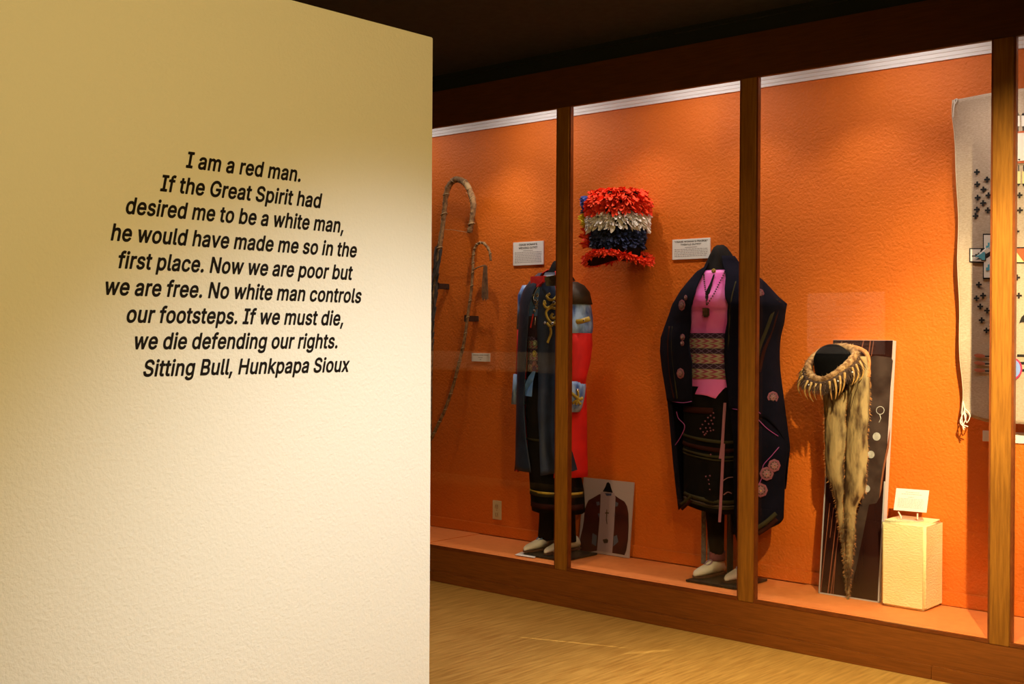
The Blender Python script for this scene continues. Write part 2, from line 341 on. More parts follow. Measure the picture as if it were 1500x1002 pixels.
# outlines of the letters used on the wall and on the placards (advance | closed loops, 1/500 em)
GLYPHS = {'"': '168|35,149 65,149 70,151 73,154 78,254 75,261 67,264 30,263 26,259 25,254 28,159 30,154|92,149 125,149 131,154 135,254 134,259 130,263 126,264 90,264 84,259 82,254 85,159 87,154', "'": '111|35,149 65,149 70,151 73,154 78,254 75,261 67,264 30,263 26,259 25,254 28,159 30,154',
 ',': '102|15,-70 44,-70 51,-65 78,35 77,40 74,44 69,46 34,46 29,45 24,40 9,-60 10,-65',
 '.': '102|38,-12 50,-12 60,-10 73,-2 80,13 81,23 76,38 66,48 55,53 40,53 30,49 23,43 15,28 16,8 25,-5',
 'A': '248|4,-10 43,-10 48,-9 53,-2 73,56 78,60 163,60 167,55 189,-5 193,-9 228,-10 233,-10 238,-7 241,0 240,5 189,145 146,260 138,264 98,264 93,261 -1,5 -2,0 -1,-5|93,110 94,115 118,189 126,170 146,115 146,110',
 'B': '236|26,-10 120,-10 155,-8 175,-1 185,4 199,15 207,25 213,35 218,50 219,70 217,90 208,110 186,135 195,144 200,152 207,165 209,175 210,195 208,205 197,230 189,240 180,248 160,258 145,263 130,264 30,264 25,263 22,260 20,250 20,0 21,-5|75,40 72,45 72,100 75,104 135,104 145,101 155,95 160,89 165,80 167,65 164,55 155,46 145,41 135,40|75,154 73,155 72,160 72,210 75,215 121,215 135,213 145,209 153,200 157,185 154,170 145,162 140,158 125,154',
 'C': '263|120,-13 145,-13 170,-9 190,-1 205,9 220,23 234,42 241,57 246,82 243,87 235,90 200,90 195,86 185,62 175,51 165,44 150,39 135,37 120,38 105,43 90,53 77,67 65,97 62,112 63,142 65,157 70,174 81,192 90,202 108,212 125,217 140,217 160,213 175,203 188,187 195,168 200,164 235,164 240,165 244,167 246,172 246,177 242,197 224,227 205,246 180,259 160,266 130,268 105,265 85,259 70,251 58,242 45,231 35,217 26,202 18,182 11,147 11,107 17,72 26,52 35,37 45,24 57,12 70,3 100,-9',
 'D': '259|26,-10 110,-10 130,-9 150,-5 180,6 205,25 218,40 227,55 233,70 236,85 241,110 241,145 234,180 226,200 217,215 205,230 195,239 180,249 165,256 145,262 110,264 30,264 25,263 22,260 20,250 20,0 21,-5|75,40 72,45 72,210 75,215 110,215 135,213 155,204 165,197 175,185 180,175 185,160 189,140 189,125 187,100 184,90 175,70 160,54 150,48 135,42 120,40',
 'E': '217|26,-10 185,-10 192,-10 197,-5 198,30 196,35 190,39 75,40 72,45 72,100 75,103 180,104 185,107 188,115 188,145 185,150 180,153 175,154 75,154 73,155 72,210 75,215 185,216 190,217 195,220 196,225 196,255 194,260 190,263 185,264 30,264 25,263 22,260 20,250 20,0 21,-5',
 'F': '213|26,-10 60,-10 65,-10 71,-5 72,95 75,100 170,100 175,101 182,105 183,110 183,140 181,145 175,149 74,150 72,155 72,210 75,215 140,216 185,216 190,217 194,220 196,230 195,255 190,263 185,264 30,264 25,263 22,260 20,250 20,0 21,-5',
 'G': '268|120,-13 150,-13 180,-6 205,7 225,27 235,42 246,67 249,97 250,127 248,132 245,136 240,138 140,138 135,137 132,132 130,127 131,97 134,92 140,90 190,90 195,88 191,72 185,62 175,51 160,42 150,39 135,37 125,37 115,39 97,47 85,57 77,67 68,87 62,112 63,142 68,167 77,187 90,202 110,213 125,217 140,217 150,215 165,209 175,202 184,192 195,168 200,164 240,164 245,167 247,172 245,187 235,211 228,222 214,237 190,255 171,262 155,266 130,268 115,267 85,259 70,252 55,241 34,217 18,182 11,147 11,107 19,67 34,37 57,12 85,-4 100,-9',
 'H': '266|26,-10 60,-10 65,-10 71,-5 72,100 75,106 185,106 187,-5 190,-9 195,-10 230,-10 235,-7 238,0 238,250 236,260 230,264 225,264 195,264 188,260 186,255 186,155 180,154 74,155 72,160 72,255 70,260 65,264 60,264 30,264 25,263 22,260 20,250 20,0 21,-5',
 'I': '158|12,-10 136,-10 141,-8 144,-5 145,30 143,35 136,39 102,40 102,45 102,210 104,215 136,216 144,220 145,225 145,255 141,262 131,264 16,264 11,263 6,258 6,225 7,220 11,217 16,216 46,216 48,210 48,45 46,40 16,40 11,38 8,35 6,30 6,0 7,-5',
 'L': '204|26,-10 180,-10 185,-10 190,-5 191,30 189,35 185,38 74,40 72,45 72,150 72,250 70,260 65,264 60,264 30,264 25,263 22,260 20,255 20,0 21,-5',
 'M': '322|26,-10 60,-10 65,-10 70,-5 72,130 72,135 75,141 134,-5 140,-10 170,-10 175,-10 180,-5 240,148 243,-5 250,-10 285,-10 290,-8 293,-5 294,0 294,140 294,250 292,260 285,264 235,264 230,261 227,255 160,80 155,78 84,260 80,263 75,264 25,263 22,260 20,255 20,0 21,-5',
 'N': '270|26,-10 60,-10 65,-10 71,-5 72,160 75,168 185,-7 190,-10 230,-10 235,-10 240,-6 242,0 242,250 240,260 235,264 230,264 200,264 195,264 191,260 189,255 189,95 185,89 75,261 70,264 30,264 25,263 22,260 20,250 20,0 21,-5',
 'O': '274|119,-13 150,-12 165,-9 195,2 210,13 225,27 241,52 253,87 256,107 257,142 253,167 241,202 232,217 220,232 195,252 180,260 150,267 130,268 100,264 80,257 55,240 42,227 26,202 18,182 11,147 10,112 14,87 19,67 35,37 55,14 70,3 100,-9|125,37 110,41 95,49 85,57 75,72 68,87 64,102 63,142 68,167 78,187 85,198 95,206 115,215 130,217 140,217 155,214 170,206 180,198 189,187 199,167 201,157 204,127 204,112 199,87 195,77 189,67 177,52 165,45 150,39 135,37',
 'P': '230|26,-10 60,-10 65,-10 71,-5 72,75 73,80 75,82 130,83 160,89 181,100 192,110 200,120 208,135 212,150 214,160 214,185 210,205 204,220 197,230 185,243 170,253 150,261 135,264 30,264 25,263 22,260 20,250 20,0 21,-5|75,132 72,135 72,210 75,215 125,215 140,211 150,205 158,195 161,180 161,165 159,155 150,143 140,136 130,133 115,132',
 'R': '232|26,-10 60,-10 65,-10 71,-5 72,85 75,88 80,88 115,88 119,85 170,-8 180,-10 215,-10 220,-8 223,-5 224,0 223,5 172,100 193,115 198,120 205,134 212,150 215,165 215,177 212,200 205,220 199,230 180,249 160,259 135,264 30,264 25,263 22,260 20,255 20,0 21,-5|75,138 73,140 72,145 72,210 75,215 125,215 140,212 150,206 156,200 158,195 162,175 159,160 155,150 145,143 130,139',
 'S': '231|92,-14 129,-14 154,-9 169,-3 189,11 199,23 208,36 213,56 214,76 211,91 202,111 193,121 179,132 159,142 84,166 74,173 69,181 69,196 76,206 89,215 109,218 129,217 144,210 153,201 159,185 164,180 199,178 204,180 209,185 210,191 207,211 196,231 189,239 175,251 164,257 149,264 129,267 114,268 89,266 74,262 54,253 44,246 29,231 21,216 16,196 16,176 20,161 28,146 37,136 58,121 74,114 139,95 154,86 161,76 161,61 154,50 139,40 119,36 104,36 89,38 74,46 66,56 62,71 59,75 54,78 19,78 14,77 9,72 10,56 13,46 22,26 29,16 40,6 59,-4 74,-10',
 'T': '232|92,-10 126,-10 131,-10 137,-5 138,210 141,215 211,216 217,220 218,225 218,255 216,260 211,264 131,264 16,264 11,263 8,260 6,255 6,225 7,220 11,217 81,216 86,210 86,0 87,-5',
 'U': '266|116,-14 130,-14 155,-12 185,-2 199,6 216,21 231,46 237,61 239,86 239,256 235,262 230,264 195,264 189,261 186,256 186,251 185,81 181,66 170,50 155,41 140,37 120,36 105,40 95,45 83,56 75,72 72,91 72,251 70,260 65,264 60,264 30,264 25,263 20,258 20,86 24,56 32,36 39,26 60,5 91,-9',
 'W': '351|74,-10 113,-10 118,-10 124,-5 168,155 173,160 219,-5 223,-9 228,-10 263,-10 268,-10 273,-6 345,255 343,260 338,264 298,264 294,260 292,255 252,105 248,90 243,91 200,255 198,260 193,264 153,264 148,263 145,260 98,86 93,96 49,260 43,264 3,263 -2,258 -2,250 67,0 69,-5',
 'a': '202|63,-14 85,-14 105,-12 125,-2 135,-10 170,-10 175,-7 178,1 177,146 169,166 158,181 150,188 135,196 110,202 85,202 60,197 45,190 35,183 20,167 11,151 10,146 11,141 15,137 45,127 50,127 55,128 71,146 80,152 90,154 105,154 115,152 122,146 126,136 125,126 55,115 35,107 20,96 8,76 5,51 8,31 15,16 25,5 35,-3 45,-8|70,35 60,41 57,46 57,56 60,63 75,71 115,77 125,79 128,76 124,56 115,44 100,35 80,34',
 'b': '220|99,-14 116,-14 141,-11 161,-2 181,17 194,36 203,61 205,91 204,121 196,146 189,161 177,176 161,189 141,199 111,202 91,200 71,189 68,191 68,206 67,256 64,261 56,264 26,264 19,261 16,256 16,-4 21,-9 26,-10 56,-10 62,-9 66,-4 66,0 86,-10|96,36 91,38 81,46 75,56 70,71 67,96 71,125 81,141 94,151 111,154 126,152 135,146 140,141 146,131 150,121 154,101 154,86 151,71 142,51 131,40 116,34 106,34',
 'c': '206|92,-14 112,-14 127,-12 152,-3 165,6 179,21 187,36 191,51 190,56 183,61 152,69 145,66 135,46 122,37 102,34 92,35 82,39 70,51 65,61 60,76 59,96 64,126 72,140 82,149 92,153 107,154 127,148 137,137 142,125 147,121 156,121 187,130 191,136 190,146 179,166 170,176 157,188 132,199 102,202 77,199 67,196 52,189 42,181 32,171 19,151 10,126 7,96 9,66 15,46 25,26 43,6 52,-1 67,-8 77,-11',
 'd': '220|87,-14 107,-14 117,-13 142,0 150,-9 157,-10 187,-10 192,-8 196,-4 196,256 192,262 187,264 152,264 148,261 145,256 144,236 144,191 142,189 122,200 107,202 82,201 62,195 40,181 27,166 17,150 10,126 7,96 7,81 10,61 18,36 32,16 47,1 67,-9|92,35 77,43 70,51 64,61 59,91 60,111 64,126 69,136 77,147 92,153 102,154 112,153 127,146 135,136 140,126 145,96 144,76 137,56 126,41 122,39 107,34',
 'e': '210|94,-14 112,-14 127,-13 143,-9 162,1 174,11 186,26 190,36 192,47 187,54 152,63 147,61 137,46 124,36 107,34 92,35 87,36 72,46 65,56 60,71 62,74 67,74 182,74 192,76 196,81 196,86 194,126 186,151 168,176 152,189 132,198 107,202 77,200 52,189 42,181 32,171 17,147 9,121 7,91 9,66 13,51 25,26 43,6 52,-1 67,-8 77,-11|62,120 61,121 64,131 71,141 77,147 87,152 97,154 107,154 117,152 127,146 137,134 140,126 140,121',
 'f': '135|36,-10 73,-10 80,-5 82,150 83,153 88,154 118,154 124,160 124,165 124,190 123,195 118,200 113,200 83,201 82,205 82,215 83,221 88,225 93,226 113,224 120,225 124,230 131,255 131,260 128,267 113,273 88,276 73,273 58,266 43,254 32,235 28,201 3,200 -2,199 -7,193 -8,165 -7,160 -3,155 3,154 23,154 28,152 30,150 30,0 31,-5',
 'g': '220|84,-85 117,-85 137,-81 152,-76 171,-65 182,-52 190,-40 196,-15 196,190 192,198 187,200 152,199 142,189 127,198 112,202 97,202 72,199 52,190 42,183 30,170 17,150 10,125 8,110 8,80 14,50 27,25 49,5 77,-6 97,-8 122,-5 142,6 146,0 144,-15 139,-25 132,-31 117,-37 102,-38 92,-38 77,-33 68,-25 57,-12 52,-10 42,-13 16,-30 15,-35 17,-43 27,-56 36,-65 57,-78|82,44 70,55 62,70 59,95 63,125 72,141 87,152 102,154 121,150 128,145 137,135 143,120 145,105 146,90 143,70 135,55 122,45 107,40 92,41',
 'h': '213|22,-10 56,-10 61,-10 66,-5 68,125 72,135 81,146 91,152 106,154 121,150 126,147 132,140 136,130 138,115 139,-5 146,-10 181,-10 186,-7 190,0 190,115 188,140 184,155 173,175 166,183 146,197 121,202 101,202 81,196 71,190 68,195 67,255 65,260 61,263 56,264 21,263 18,260 16,255 16,0 17,-5',
 'i': '91|22,-10 61,-10 66,-5 68,0 67,190 66,195 61,200 57,200 21,199 17,195 16,190 16,0 17,-5|26,215 41,211 46,211 61,217 69,225 73,235 73,250 67,260 56,269 41,272 26,269 17,260 13,255 10,245 12,230 16,223',
 'j': '91|-9,-81 15,-81 35,-75 45,-68 53,-61 60,-51 64,-41 68,-21 68,189 66,194 60,200 25,200 20,199 17,194 15,-21 14,-26 10,-31 -10,-34 -15,-41 -16,-71 -14,-76|28,214 40,211 55,214 64,219 70,229 74,239 73,249 65,262 55,269 40,272 25,268 16,259 13,254 10,244 13,229 20,219',
 'k': '198|22,-10 56,-10 61,-10 66,-5 68,65 76,73 141,-9 146,-10 186,-10 191,-9 195,-5 196,0 195,5 116,105 117,110 180,175 189,185 190,190 186,198 176,200 141,200 136,199 71,133 68,135 68,140 66,258 61,263 56,264 26,264 21,263 18,260 16,250 16,0 17,-5',
 'l': '102|60,-11 71,-11 91,-9 98,-6 100,-1 95,29 92,34 86,37 71,37 68,39 68,44 67,254 66,259 61,264 56,264 21,263 17,259 16,254 16,44 18,24 21,14 26,6 41,-6',
 'm': '313|22,-10 56,-10 61,-10 66,-5 68,130 77,145 86,152 96,154 106,154 116,150 121,145 126,135 126,0 128,-5 131,-9 136,-10 171,-10 177,-5 178,125 180,135 182,140 191,150 201,154 216,154 231,146 235,140 238,125 238,10 239,-5 246,-10 281,-10 287,-5 288,0 288,140 283,160 276,175 267,185 251,196 226,203 206,203 191,199 171,189 161,179 141,196 131,200 121,202 106,204 96,202 66,191 65,195 61,199 56,200 26,200 21,199 17,195 16,190 16,0 17,-5',
 'n': '213|22,-10 56,-10 61,-10 66,-5 68,125 75,140 86,150 101,154 111,154 126,147 134,135 138,115 138,0 141,-8 146,-10 176,-10 181,-10 186,-7 190,0 190,55 189,120 185,150 176,171 161,187 141,198 121,202 101,202 81,196 71,190 66,191 65,195 61,199 56,200 21,199 17,195 16,190 16,0 17,-5',
 'o': '215|92,-14 107,-14 132,-11 152,-2 165,6 177,19 188,36 198,61 200,76 201,96 199,121 191,146 183,161 167,179 152,190 132,199 117,201 102,202 77,199 52,189 43,181 32,171 19,151 13,136 8,111 7,91 10,61 15,46 25,26 37,12 52,-1 77,-11|92,35 82,39 74,46 65,61 60,76 59,91 61,111 67,131 72,140 79,146 87,151 97,154 107,154 117,152 132,144 144,126 149,96 148,76 143,61 138,51 127,41 112,35 102,34',
 'p': '220|22,-81 56,-82 61,-81 66,-76 68,-6 71,-1 86,-10 101,-14 116,-14 141,-11 161,-2 169,4 181,17 193,34 203,64 205,94 203,124 192,154 183,169 174,179 151,195 141,199 126,202 96,201 86,198 71,189 66,190 65,194 61,199 56,200 26,200 21,199 16,194 16,-71 17,-76|106,34 91,38 79,49 70,69 67,99 71,125 81,142 96,153 116,154 131,149 137,144 146,131 153,109 153,84 149,64 137,44 121,36',
 'q': '220|151,-81 187,-81 192,-79 195,-76 196,-71 195,194 192,198 187,200 157,200 152,199 142,188 122,200 102,202 74,199 61,194 42,184 33,174 22,159 13,139 8,114 7,94 10,64 13,49 22,29 38,9 52,-2 67,-9 82,-13 107,-14 122,-11 143,-1 144,-6 144,-71 146,-76|97,34 82,39 71,49 63,64 59,94 63,124 71,139 82,150 87,152 102,154 112,153 122,149 133,139 141,124 145,94 141,64 132,48 122,39 107,34',
 'r': '137|22,-10 56,-10 61,-10 66,-5 68,120 69,130 76,142 86,149 101,152 121,151 126,152 131,155 132,160 132,195 126,202 116,202 96,202 86,200 66,191 65,195 61,199 56,200 26,200 21,199 17,195 16,190 16,0 17,-5',
 's': '190|73,-14 103,-14 123,-10 143,-2 158,10 168,24 174,36 176,51 175,66 169,81 162,91 153,100 133,110 118,115 88,121 73,127 68,131 65,136 65,141 68,146 74,151 88,156 103,155 112,151 118,146 127,131 133,129 163,135 168,137 172,141 172,146 167,161 157,176 148,186 138,193 123,199 98,202 83,202 63,198 38,186 28,177 21,166 16,156 13,141 14,126 17,116 25,101 35,91 48,83 58,80 113,64 118,61 122,56 123,51 122,46 118,41 113,38 98,34 83,34 68,39 61,46 53,61 48,63 13,56 8,51 8,46 10,36 16,21 24,11 33,3 43,-4 58,-10',
 't': '122|74,-12 88,-12 108,-9 114,-7 117,-2 117,3 111,28 108,34 103,37 78,36 74,43 74,148 76,153 103,154 108,156 112,163 112,188 112,193 108,198 103,200 78,200 74,203 73,238 68,245 63,246 33,246 25,243 22,238 21,203 18,200 -2,199 -7,194 -7,163 -6,158 -2,155 18,154 22,148 22,43 23,33 28,18 38,4 48,-4 58,-9',
 'u': '213|82,-13 91,-13 111,-11 136,1 141,-7 146,-10 181,-10 186,-7 189,-3 190,2 190,187 189,192 186,197 181,200 146,200 141,198 138,192 138,72 132,52 123,42 116,38 106,36 96,36 86,38 73,47 70,57 68,72 67,192 64,197 56,200 26,200 19,197 16,192 16,187 16,67 18,42 27,22 37,7 51,-4 71,-11',
 'v': '202|77,-10 114,-10 119,-8 122,-5 195,185 196,190 195,195 189,200 154,200 149,200 144,197 104,88 99,73 94,77 49,197 44,200 9,200 4,199 0,195 -1,190 70,0 72,-5',
 'w': '291|65,-10 101,-10 108,-5 141,110 175,-5 181,-10 216,-10 221,-8 226,0 282,190 281,195 276,200 271,200 241,200 236,200 231,196 206,108 201,90 196,89 166,196 161,200 156,200 126,200 121,199 117,195 115,190 86,84 81,93 53,195 46,200 6,199 1,193 1,185 58,0 60,-5',
 'x': '197|6,-10 50,-10 56,-5 95,55 135,-7 140,-10 145,-10 180,-10 185,-8 188,-5 189,0 188,5 125,95 185,185 185,194 180,200 140,200 135,199 95,139 55,199 50,200 15,200 10,200 5,196 4,190 5,185 63,100 64,95 1,5 0,0 1,-5',
 'y': '202|33,-83 44,-83 64,-81 74,-78 84,-72 94,-62 104,-49 112,-33 194,182 196,192 193,197 184,200 154,200 146,197 143,192 102,82 99,73 94,77 49,197 44,200 9,200 2,197 -1,192 -1,186 69,-3 62,-23 54,-32 44,-34 29,-33 22,-38 14,-68 14,-73 19,-78',
 'z': '198|17,-10 166,-10 173,-10 178,-5 179,30 176,35 171,38 86,39 84,40 175,160 176,190 175,195 171,199 166,200 26,200 21,200 15,195 14,190 14,160 15,155 21,151 105,150 102,145 11,27 10,0 12,-5',
 ' ': '94|'}
def textmesh(s, size, bold=0, shear=0, extrude=.0004):
    c = bpy.data.curves.new('t', 'CURVE'); c.dimensions = '2D'; c.fill_mode = 'BOTH'; x = 0
    for ch in s:
        G = GLYPHS[ch].split('|')
        for lp in G[1:]:
            if not lp: continue
            P = [tuple(map(int, q.split(','))) for q in lp.split(' ')]
            sp = c.splines.new('POLY'); sp.points.add(len(P)-1); sp.use_cyclic_u = True
            for k, (a, b_) in enumerate(P): sp.points[k].co = ((x+a)/500*size, b_/500*size, 0, 1)
        x += int(G[0])
    o = bpy.data.objects.new('t', c); COL.objects.link(o)
    dg = bpy.context.evaluated_depsgraph_get(); dg.update()
    me = bpy.data.meshes.new_from_object(o.evaluated_get(dg)); bpy.data.objects.remove(o); bpy.data.curves.remove(c)
    b = bmesh.new(); b.from_mesh(me); bpy.data.meshes.remove(me); return b
def bounds(b):
    xs = [v.co.x for v in b.verts]; ys = [v.co.y for v in b.verts]; return min(xs), max(xs), min(ys), max(ys)

# ------------------------------------------------------------------ the setting
YF, YB, ZD, ZO, ZC = 4.85, 5.36, .20, 2.594, 2.885
struct('floor', box(-9.6, 3.1, -3.1, 5.5, -.1, 0), m_floor)
struct('ceiling', box(-9.6, 3.1, -3.1, 5.5, ZC, ZC+.1), m_ceil)
struct('wall_back', box(-9.6, 3.1, YB, YB+.12, 0, ZC), m_orange)
struct('wall_right', box(3.0, 3.1, -3.1, YB, 0, ZC), m_dim)
struct('wall_far_left', box(-9.6, -9.5, -3.1, YB, 0, ZC), m_dim)
struct('wall_front', box(-9.6, 3.1, -3.1, -3.0, 0, ZC), m_dim)
struct('wall_divider', box(-9.5, -2.57, .88, 1.0, 0, 2.2), mat('brown_divider_paint', (.05,.035,.022), .9))
part_w = struct('wall_left', box(-2.57, -2.45, -2.2, 2.411, 0, 2.2515, bev=.003), m_cream)
struct('baseboard_back', box(-8.0, 1.2, YB-.018, YB, ZD, ZD+.064, bev=.003), m_orange)
# crown moulding at the top of the back wall inside the case
def crown():
    b = bmesh.new(); prof = [(0,2.659),(-.010,2.660),(-.011,2.674),(-.015,2.675),(-.016,2.692),(-.021,2.693),(-.026,2.74),(-.040,2.76),(-.045,2.80),(0,2.80)]
    A = [b.verts.new((-8.0, YB+y, z)) for y, z in prof]; B = [b.verts.new((1.2, YB+y, z)) for y, z in prof]
    for i in range(len(prof)-1): b.faces.new((A[i], A[i+1], B[i+1], B[i]))
    b.faces.new(A[::-1]); b.faces.new(B); bmesh.ops.recalc_face_normals(b, faces=b.faces[:]); return b
struct('trim_1', crown(), m_white)
tb = box(-8.0, 1.2, YF+.004, YB, 2.800, ZC); struct('trim_2', tb, m_dark)
struct('trim_3', box(-8.0, 1.2, YF-.016, YF+.004, 2.862, ZC), m_dark)

# ------------------------------------------------------------------ the built-in display case
case = empty('display_case', (-3.4, YF, 0), 'long built-in wall display case of stained wood with glass front above the floor', 'display case')
posts = [-7.36, -6.24, -5.10, -3.964, -2.865, -1.716, -.58, .56]
PW = .048
obj('header_board', box(-8.0, 1.2, YF, YF+.026, ZO, 2.80, bev=.002), mat('shaded_header_wood', (.085,.026,.005), .45, (.12,.036,.006), 22, (.35,6,6)), case)  # case wood with the header's shade put into its colour
obj('base_board', box(-8.0, 1.2, YF, YF+.03, .055, ZD-.014), m_woodh, case)
kx = [-8.0, -4.90, -1.985, 1.2]
for a, b_ in zip(kx, kx[1:]): obj('kick_board', box(a+.0008, b_-.0008, YF-.013, YF+.03, 0, .055, bev=.002), m_woodh, case)
obj('side_panel', box(-8.0, -7.96, YF+.03, YB-.002, 0, 2.80), m_wood, case); obj('side_panel', box(1.16, 1.2, YF+.03, YB-.002, 0, 2.80), m_wood, case)
dk = [-7.95, -7.2, -5.005, -2.815, -.62, 1.15]
for i, (a, b_) in enumerate(zip(dk, dk[1:])):
    dz = .003 if i % 2 else 0
    obj('deck_panel', box(a+.0015, b_-.0015, YF+.014, YB-.019, ZD-.02+dz-.003, ZD+dz-.003, bev=.001), m_deckm, case)
for x in posts:
    p = obj('post', box(x-PW+.009, x+PW-.009, YF-.003, YF+.022, ZD-.014, ZO, bev=.0025), m_wood, case)
    for s in (-1, 1):
        x0, x1 = sorted((x+s*PW, x+s*(PW-.0085)))
        obj('glazing_bead', box(x0, x1, YF+.003, YF+.026, ZD, ZO), m_bead, case)
for a, b_ in zip(posts, posts[1:]):
    obj('sill_bead', box(a+PW-.008, b_-PW+.008, YF-.002, YF+.016, ZD-.014, ZD+.002, bev=.002), m_bead, case)
    obj('glass_pane', box(a+PW-.004, b_-PW+.004, YF+.027, YF+.032, ZD+.004, ZO+.01), m_glass, case)
# the wall seen only in the glass: sign panel and a pale shelf
sg = empty('wall_sign', (-4.28, 1.0, 1.5), 'pale sign panel headed APACHE, seen mirrored in the glass', 'sign')
obj('board', box(-4.62, -3.97, 1.0, 1.02, 1.28, 1.76, bev=.003), m_card, sg)
t = textmesh('APACHE', .075, .002); x0, x1, y0, y1 = bounds(t)
for v in t.verts: v.co = Vector((-4.17-(v.co.x-x0)*.9, 1.0205+v.co.z, 1.66+v.co.y))
bmesh.ops.reverse_faces(t, faces=t.faces[:]); obj('title_lettering', t, m_ink, sg)
b = bmesh.new()
for k in range(9): box(-4.56, -4.03-random.uniform(0, .08), 1.0195, 1.0208, 1.60-k*.033, 1.611-k*.033, bm=b)
obj('text_line', b, m_inkl, sg)['kind'] = 'stuff'
sh = empty('wall_shelf', (-8.2, 1.0, 1.1), 'pale wooden ledge on the opposite wall, seen reflected in the left pane', 'shelf')
obj('ledge', box(-9.45, -7.0, 1.0, 1.14, 1.06, 1.25, bev=.004), mat('tan_board', (.45,.33,.2), .6), sh); obj('nosing', box(-9.45, -7.0, 1.14, 1.16, 1.06, 1.085, bev=.003), m_strap, sh)

# ------------------------------------------------------------------ lettering on the partition
LN = [('I am a red man.', 1.599, 1.937, 1.7935), ('If the Great Spirit had', 1.531, 2.002, 1.732), ('desired me to be a white man,', 1.442, 2.080, 1.673),
      ('he would have made me so in the', 1.407, 2.125, 1.6105), ('first place. Now we are poor but', 1.422, 2.110, 1.5495),
      ('we are free. No white man controls', 1.390, 2.142, 1.489), ('our footsteps. If we must die,', 1.445, 2.081, 1.428),
      ('we die defending our rights.', 1.463, 2.062, 1.3675), ('Sitting Bull, Hunkpapa Sioux', 1.488, 2.100, 1.305)]
let = empty('wall_lettering', (-2.45, 1.76, 1.3), 'nine lines of black slanted vinyl lettering on the cream wall', 'lettering')
SH = .20
for s, ya, yb, zb in LN:
    t = textmesh(s, 1, .021, 0, 0)
    ref = textmesh('H', 1, .021, 0, 0); cap = bounds(ref)[3]; ref.free()
    x0, x1, y0, y1 = bounds(t)
    x0, x1, y0, y1 = bounds(t)
    if s.startswith('I'): x0 += 0
    kz = .0378/cap; kx_ = (yb-ya)/(x1-x0+SH*0)
    for v in t.verts:
        z = v.co.y*kz
        v.co = Vector((-2.4494, ya+(v.co.x-x0)*kx_+z*SH, zb+z))
    bmesh.ops.recalc_face_normals(t, faces=t.faces[:])
    for f in t.faces:
        f.normal_update()
        if f.normal.x < 0: f.normal_flip()
    obj('lettering_line', t, m_text, let)

# ------------------------------------------------------------------ placards and outlet
def placard(label, x0, x1, z0, z1, title, group=None, tz=.011, y=YB, cat='placard', body=7, tilt=0, yb=None):
    r = empty('placard', ((x0+x1)/2, y, z0), label, cat, group)
    yf = y-.008
    obj('card', box(x0, x1, yf, y, z0, z1, bev=.0008), m_card, r)
    W = x1-x0; xc = (x0+x1)/2; z = z1-.006
    for s, wfrac in title:
        t = textmesh(s, 1, .012, 0, .0); a0, a1, b0, b1 = bounds(t); k = W*wfrac/(a1-a0); z -= tz
        for v in t.verts: v.co = Vector((xc+(v.co.x-(a0+a1)/2)*k, yf-.0006, z+v.co.y*(tz*.80)/(b1-b0)))
        obj('title_lettering', t, m_ink, r); z -= .004
    b = bmesh.new(); n = body; z -= .004
    box(xc-W*.16, xc+W*.16, yf-.0006, yf+.001, z-.004, z, bm=b); z -= .010
    step = (z-z0-.010)/max(1, n)
    for k in range(n):
        x = x0+W*.06
        while x < x1-W*.08:
            l = random.uniform(.006, .018); box(x, min(x+l, x1-W*.06), yf-.0006, yf+.001, z-step*.42, z, bm=b); x += l+.004
        z -= step
    o = obj('body_text', b, m_inkl, r); o['kind'] = 'stuff'
    return r
placard('white wall placard titled OSAGE WOMAN\'S WEDDING OUTFIT', -4.754, -4.519, 1.822, 1.960, [("OSAGE WOMAN'S", .60), ('WEDDING OUTFIT', .62)], tz=.016)
placard('white wall placard titled OSAGE WOMAN\'S PRAIRIE THISTLE OUTFIT', -3.620, -3.386, 1.814, 1.921, [("\"OSAGE WOMAN'S PRAIRIE\"", .88), ('THISTLE OUTFIT', .55)], tz=.012, body=5)
placard('tiny white wall label below the two crooked staffs', -5.091, -4.940, 1.2475, 1.298, [('MESCAL BEAN', .8)], tz=.0085, body=1) if False else None
def smalllabel():
    r = empty('placard', (-5.015, YB, 1.2475), 'tiny white wall label between the hooked staffs and the wedding outfit', 'placard')
    obj('card', box(-5.091, -4.940, YB-.007, YB, 1.2475, 1.298, bev=.0008), m_card, r)
    b = bmesh.new()
    for (a, c, zz, h) in ((-5.077, -5.03, 1.284, .005), (-5.026, -4.99, 1.284, .005), (-4.986, -4.953, 1.284, .005), (-5.035, -4.998, 1.270, .004), (-5.022, -5.010, 1.258, .004)):
        box(a, c, YB-.0076, YB-.006, zz, zz+h, bm=b)
    obj('body_text', b, m_inkl, r)['kind'] = 'stuff'
smalllabel()
r = empty('placard', (-1.85, YB, .95), 'pale label on the orange wall below the woven rug, half behind a post', 'placard')
obj('card', box(-1.973, -1.73, YB-.008, YB, .95, .997, bev=.001), m_card, r)
o_ = empty('wall_outlet', (-4.875, YB, .30), 'ivory electrical outlet low on the orange wall beside the wedding outfit', 'outlet')
obj('face_plate', box(-4.910, -4.840, YB-.007, YB, .297, .411, bev=.002), m_ivory, o_)
for zc in (.329, .379):
    s = obj('socket', box(-4.889, -4.861, YB-.0095, YB-.006, zc-.014, zc+.014, bev=.002), mat('socket_ivory', (.50,.38,.22), .4), o_)
    for dx in (-.006, .006): obj('slot', box(-4.875+dx-.001, -4.875+dx+.001, YB-.0102, YB-.009, zc-.004, zc+.006), m_ink, s)
obj('screw', box(-4.877, -4.873, YB-.0082, YB-.006, .352, .356), m_silver, o_)
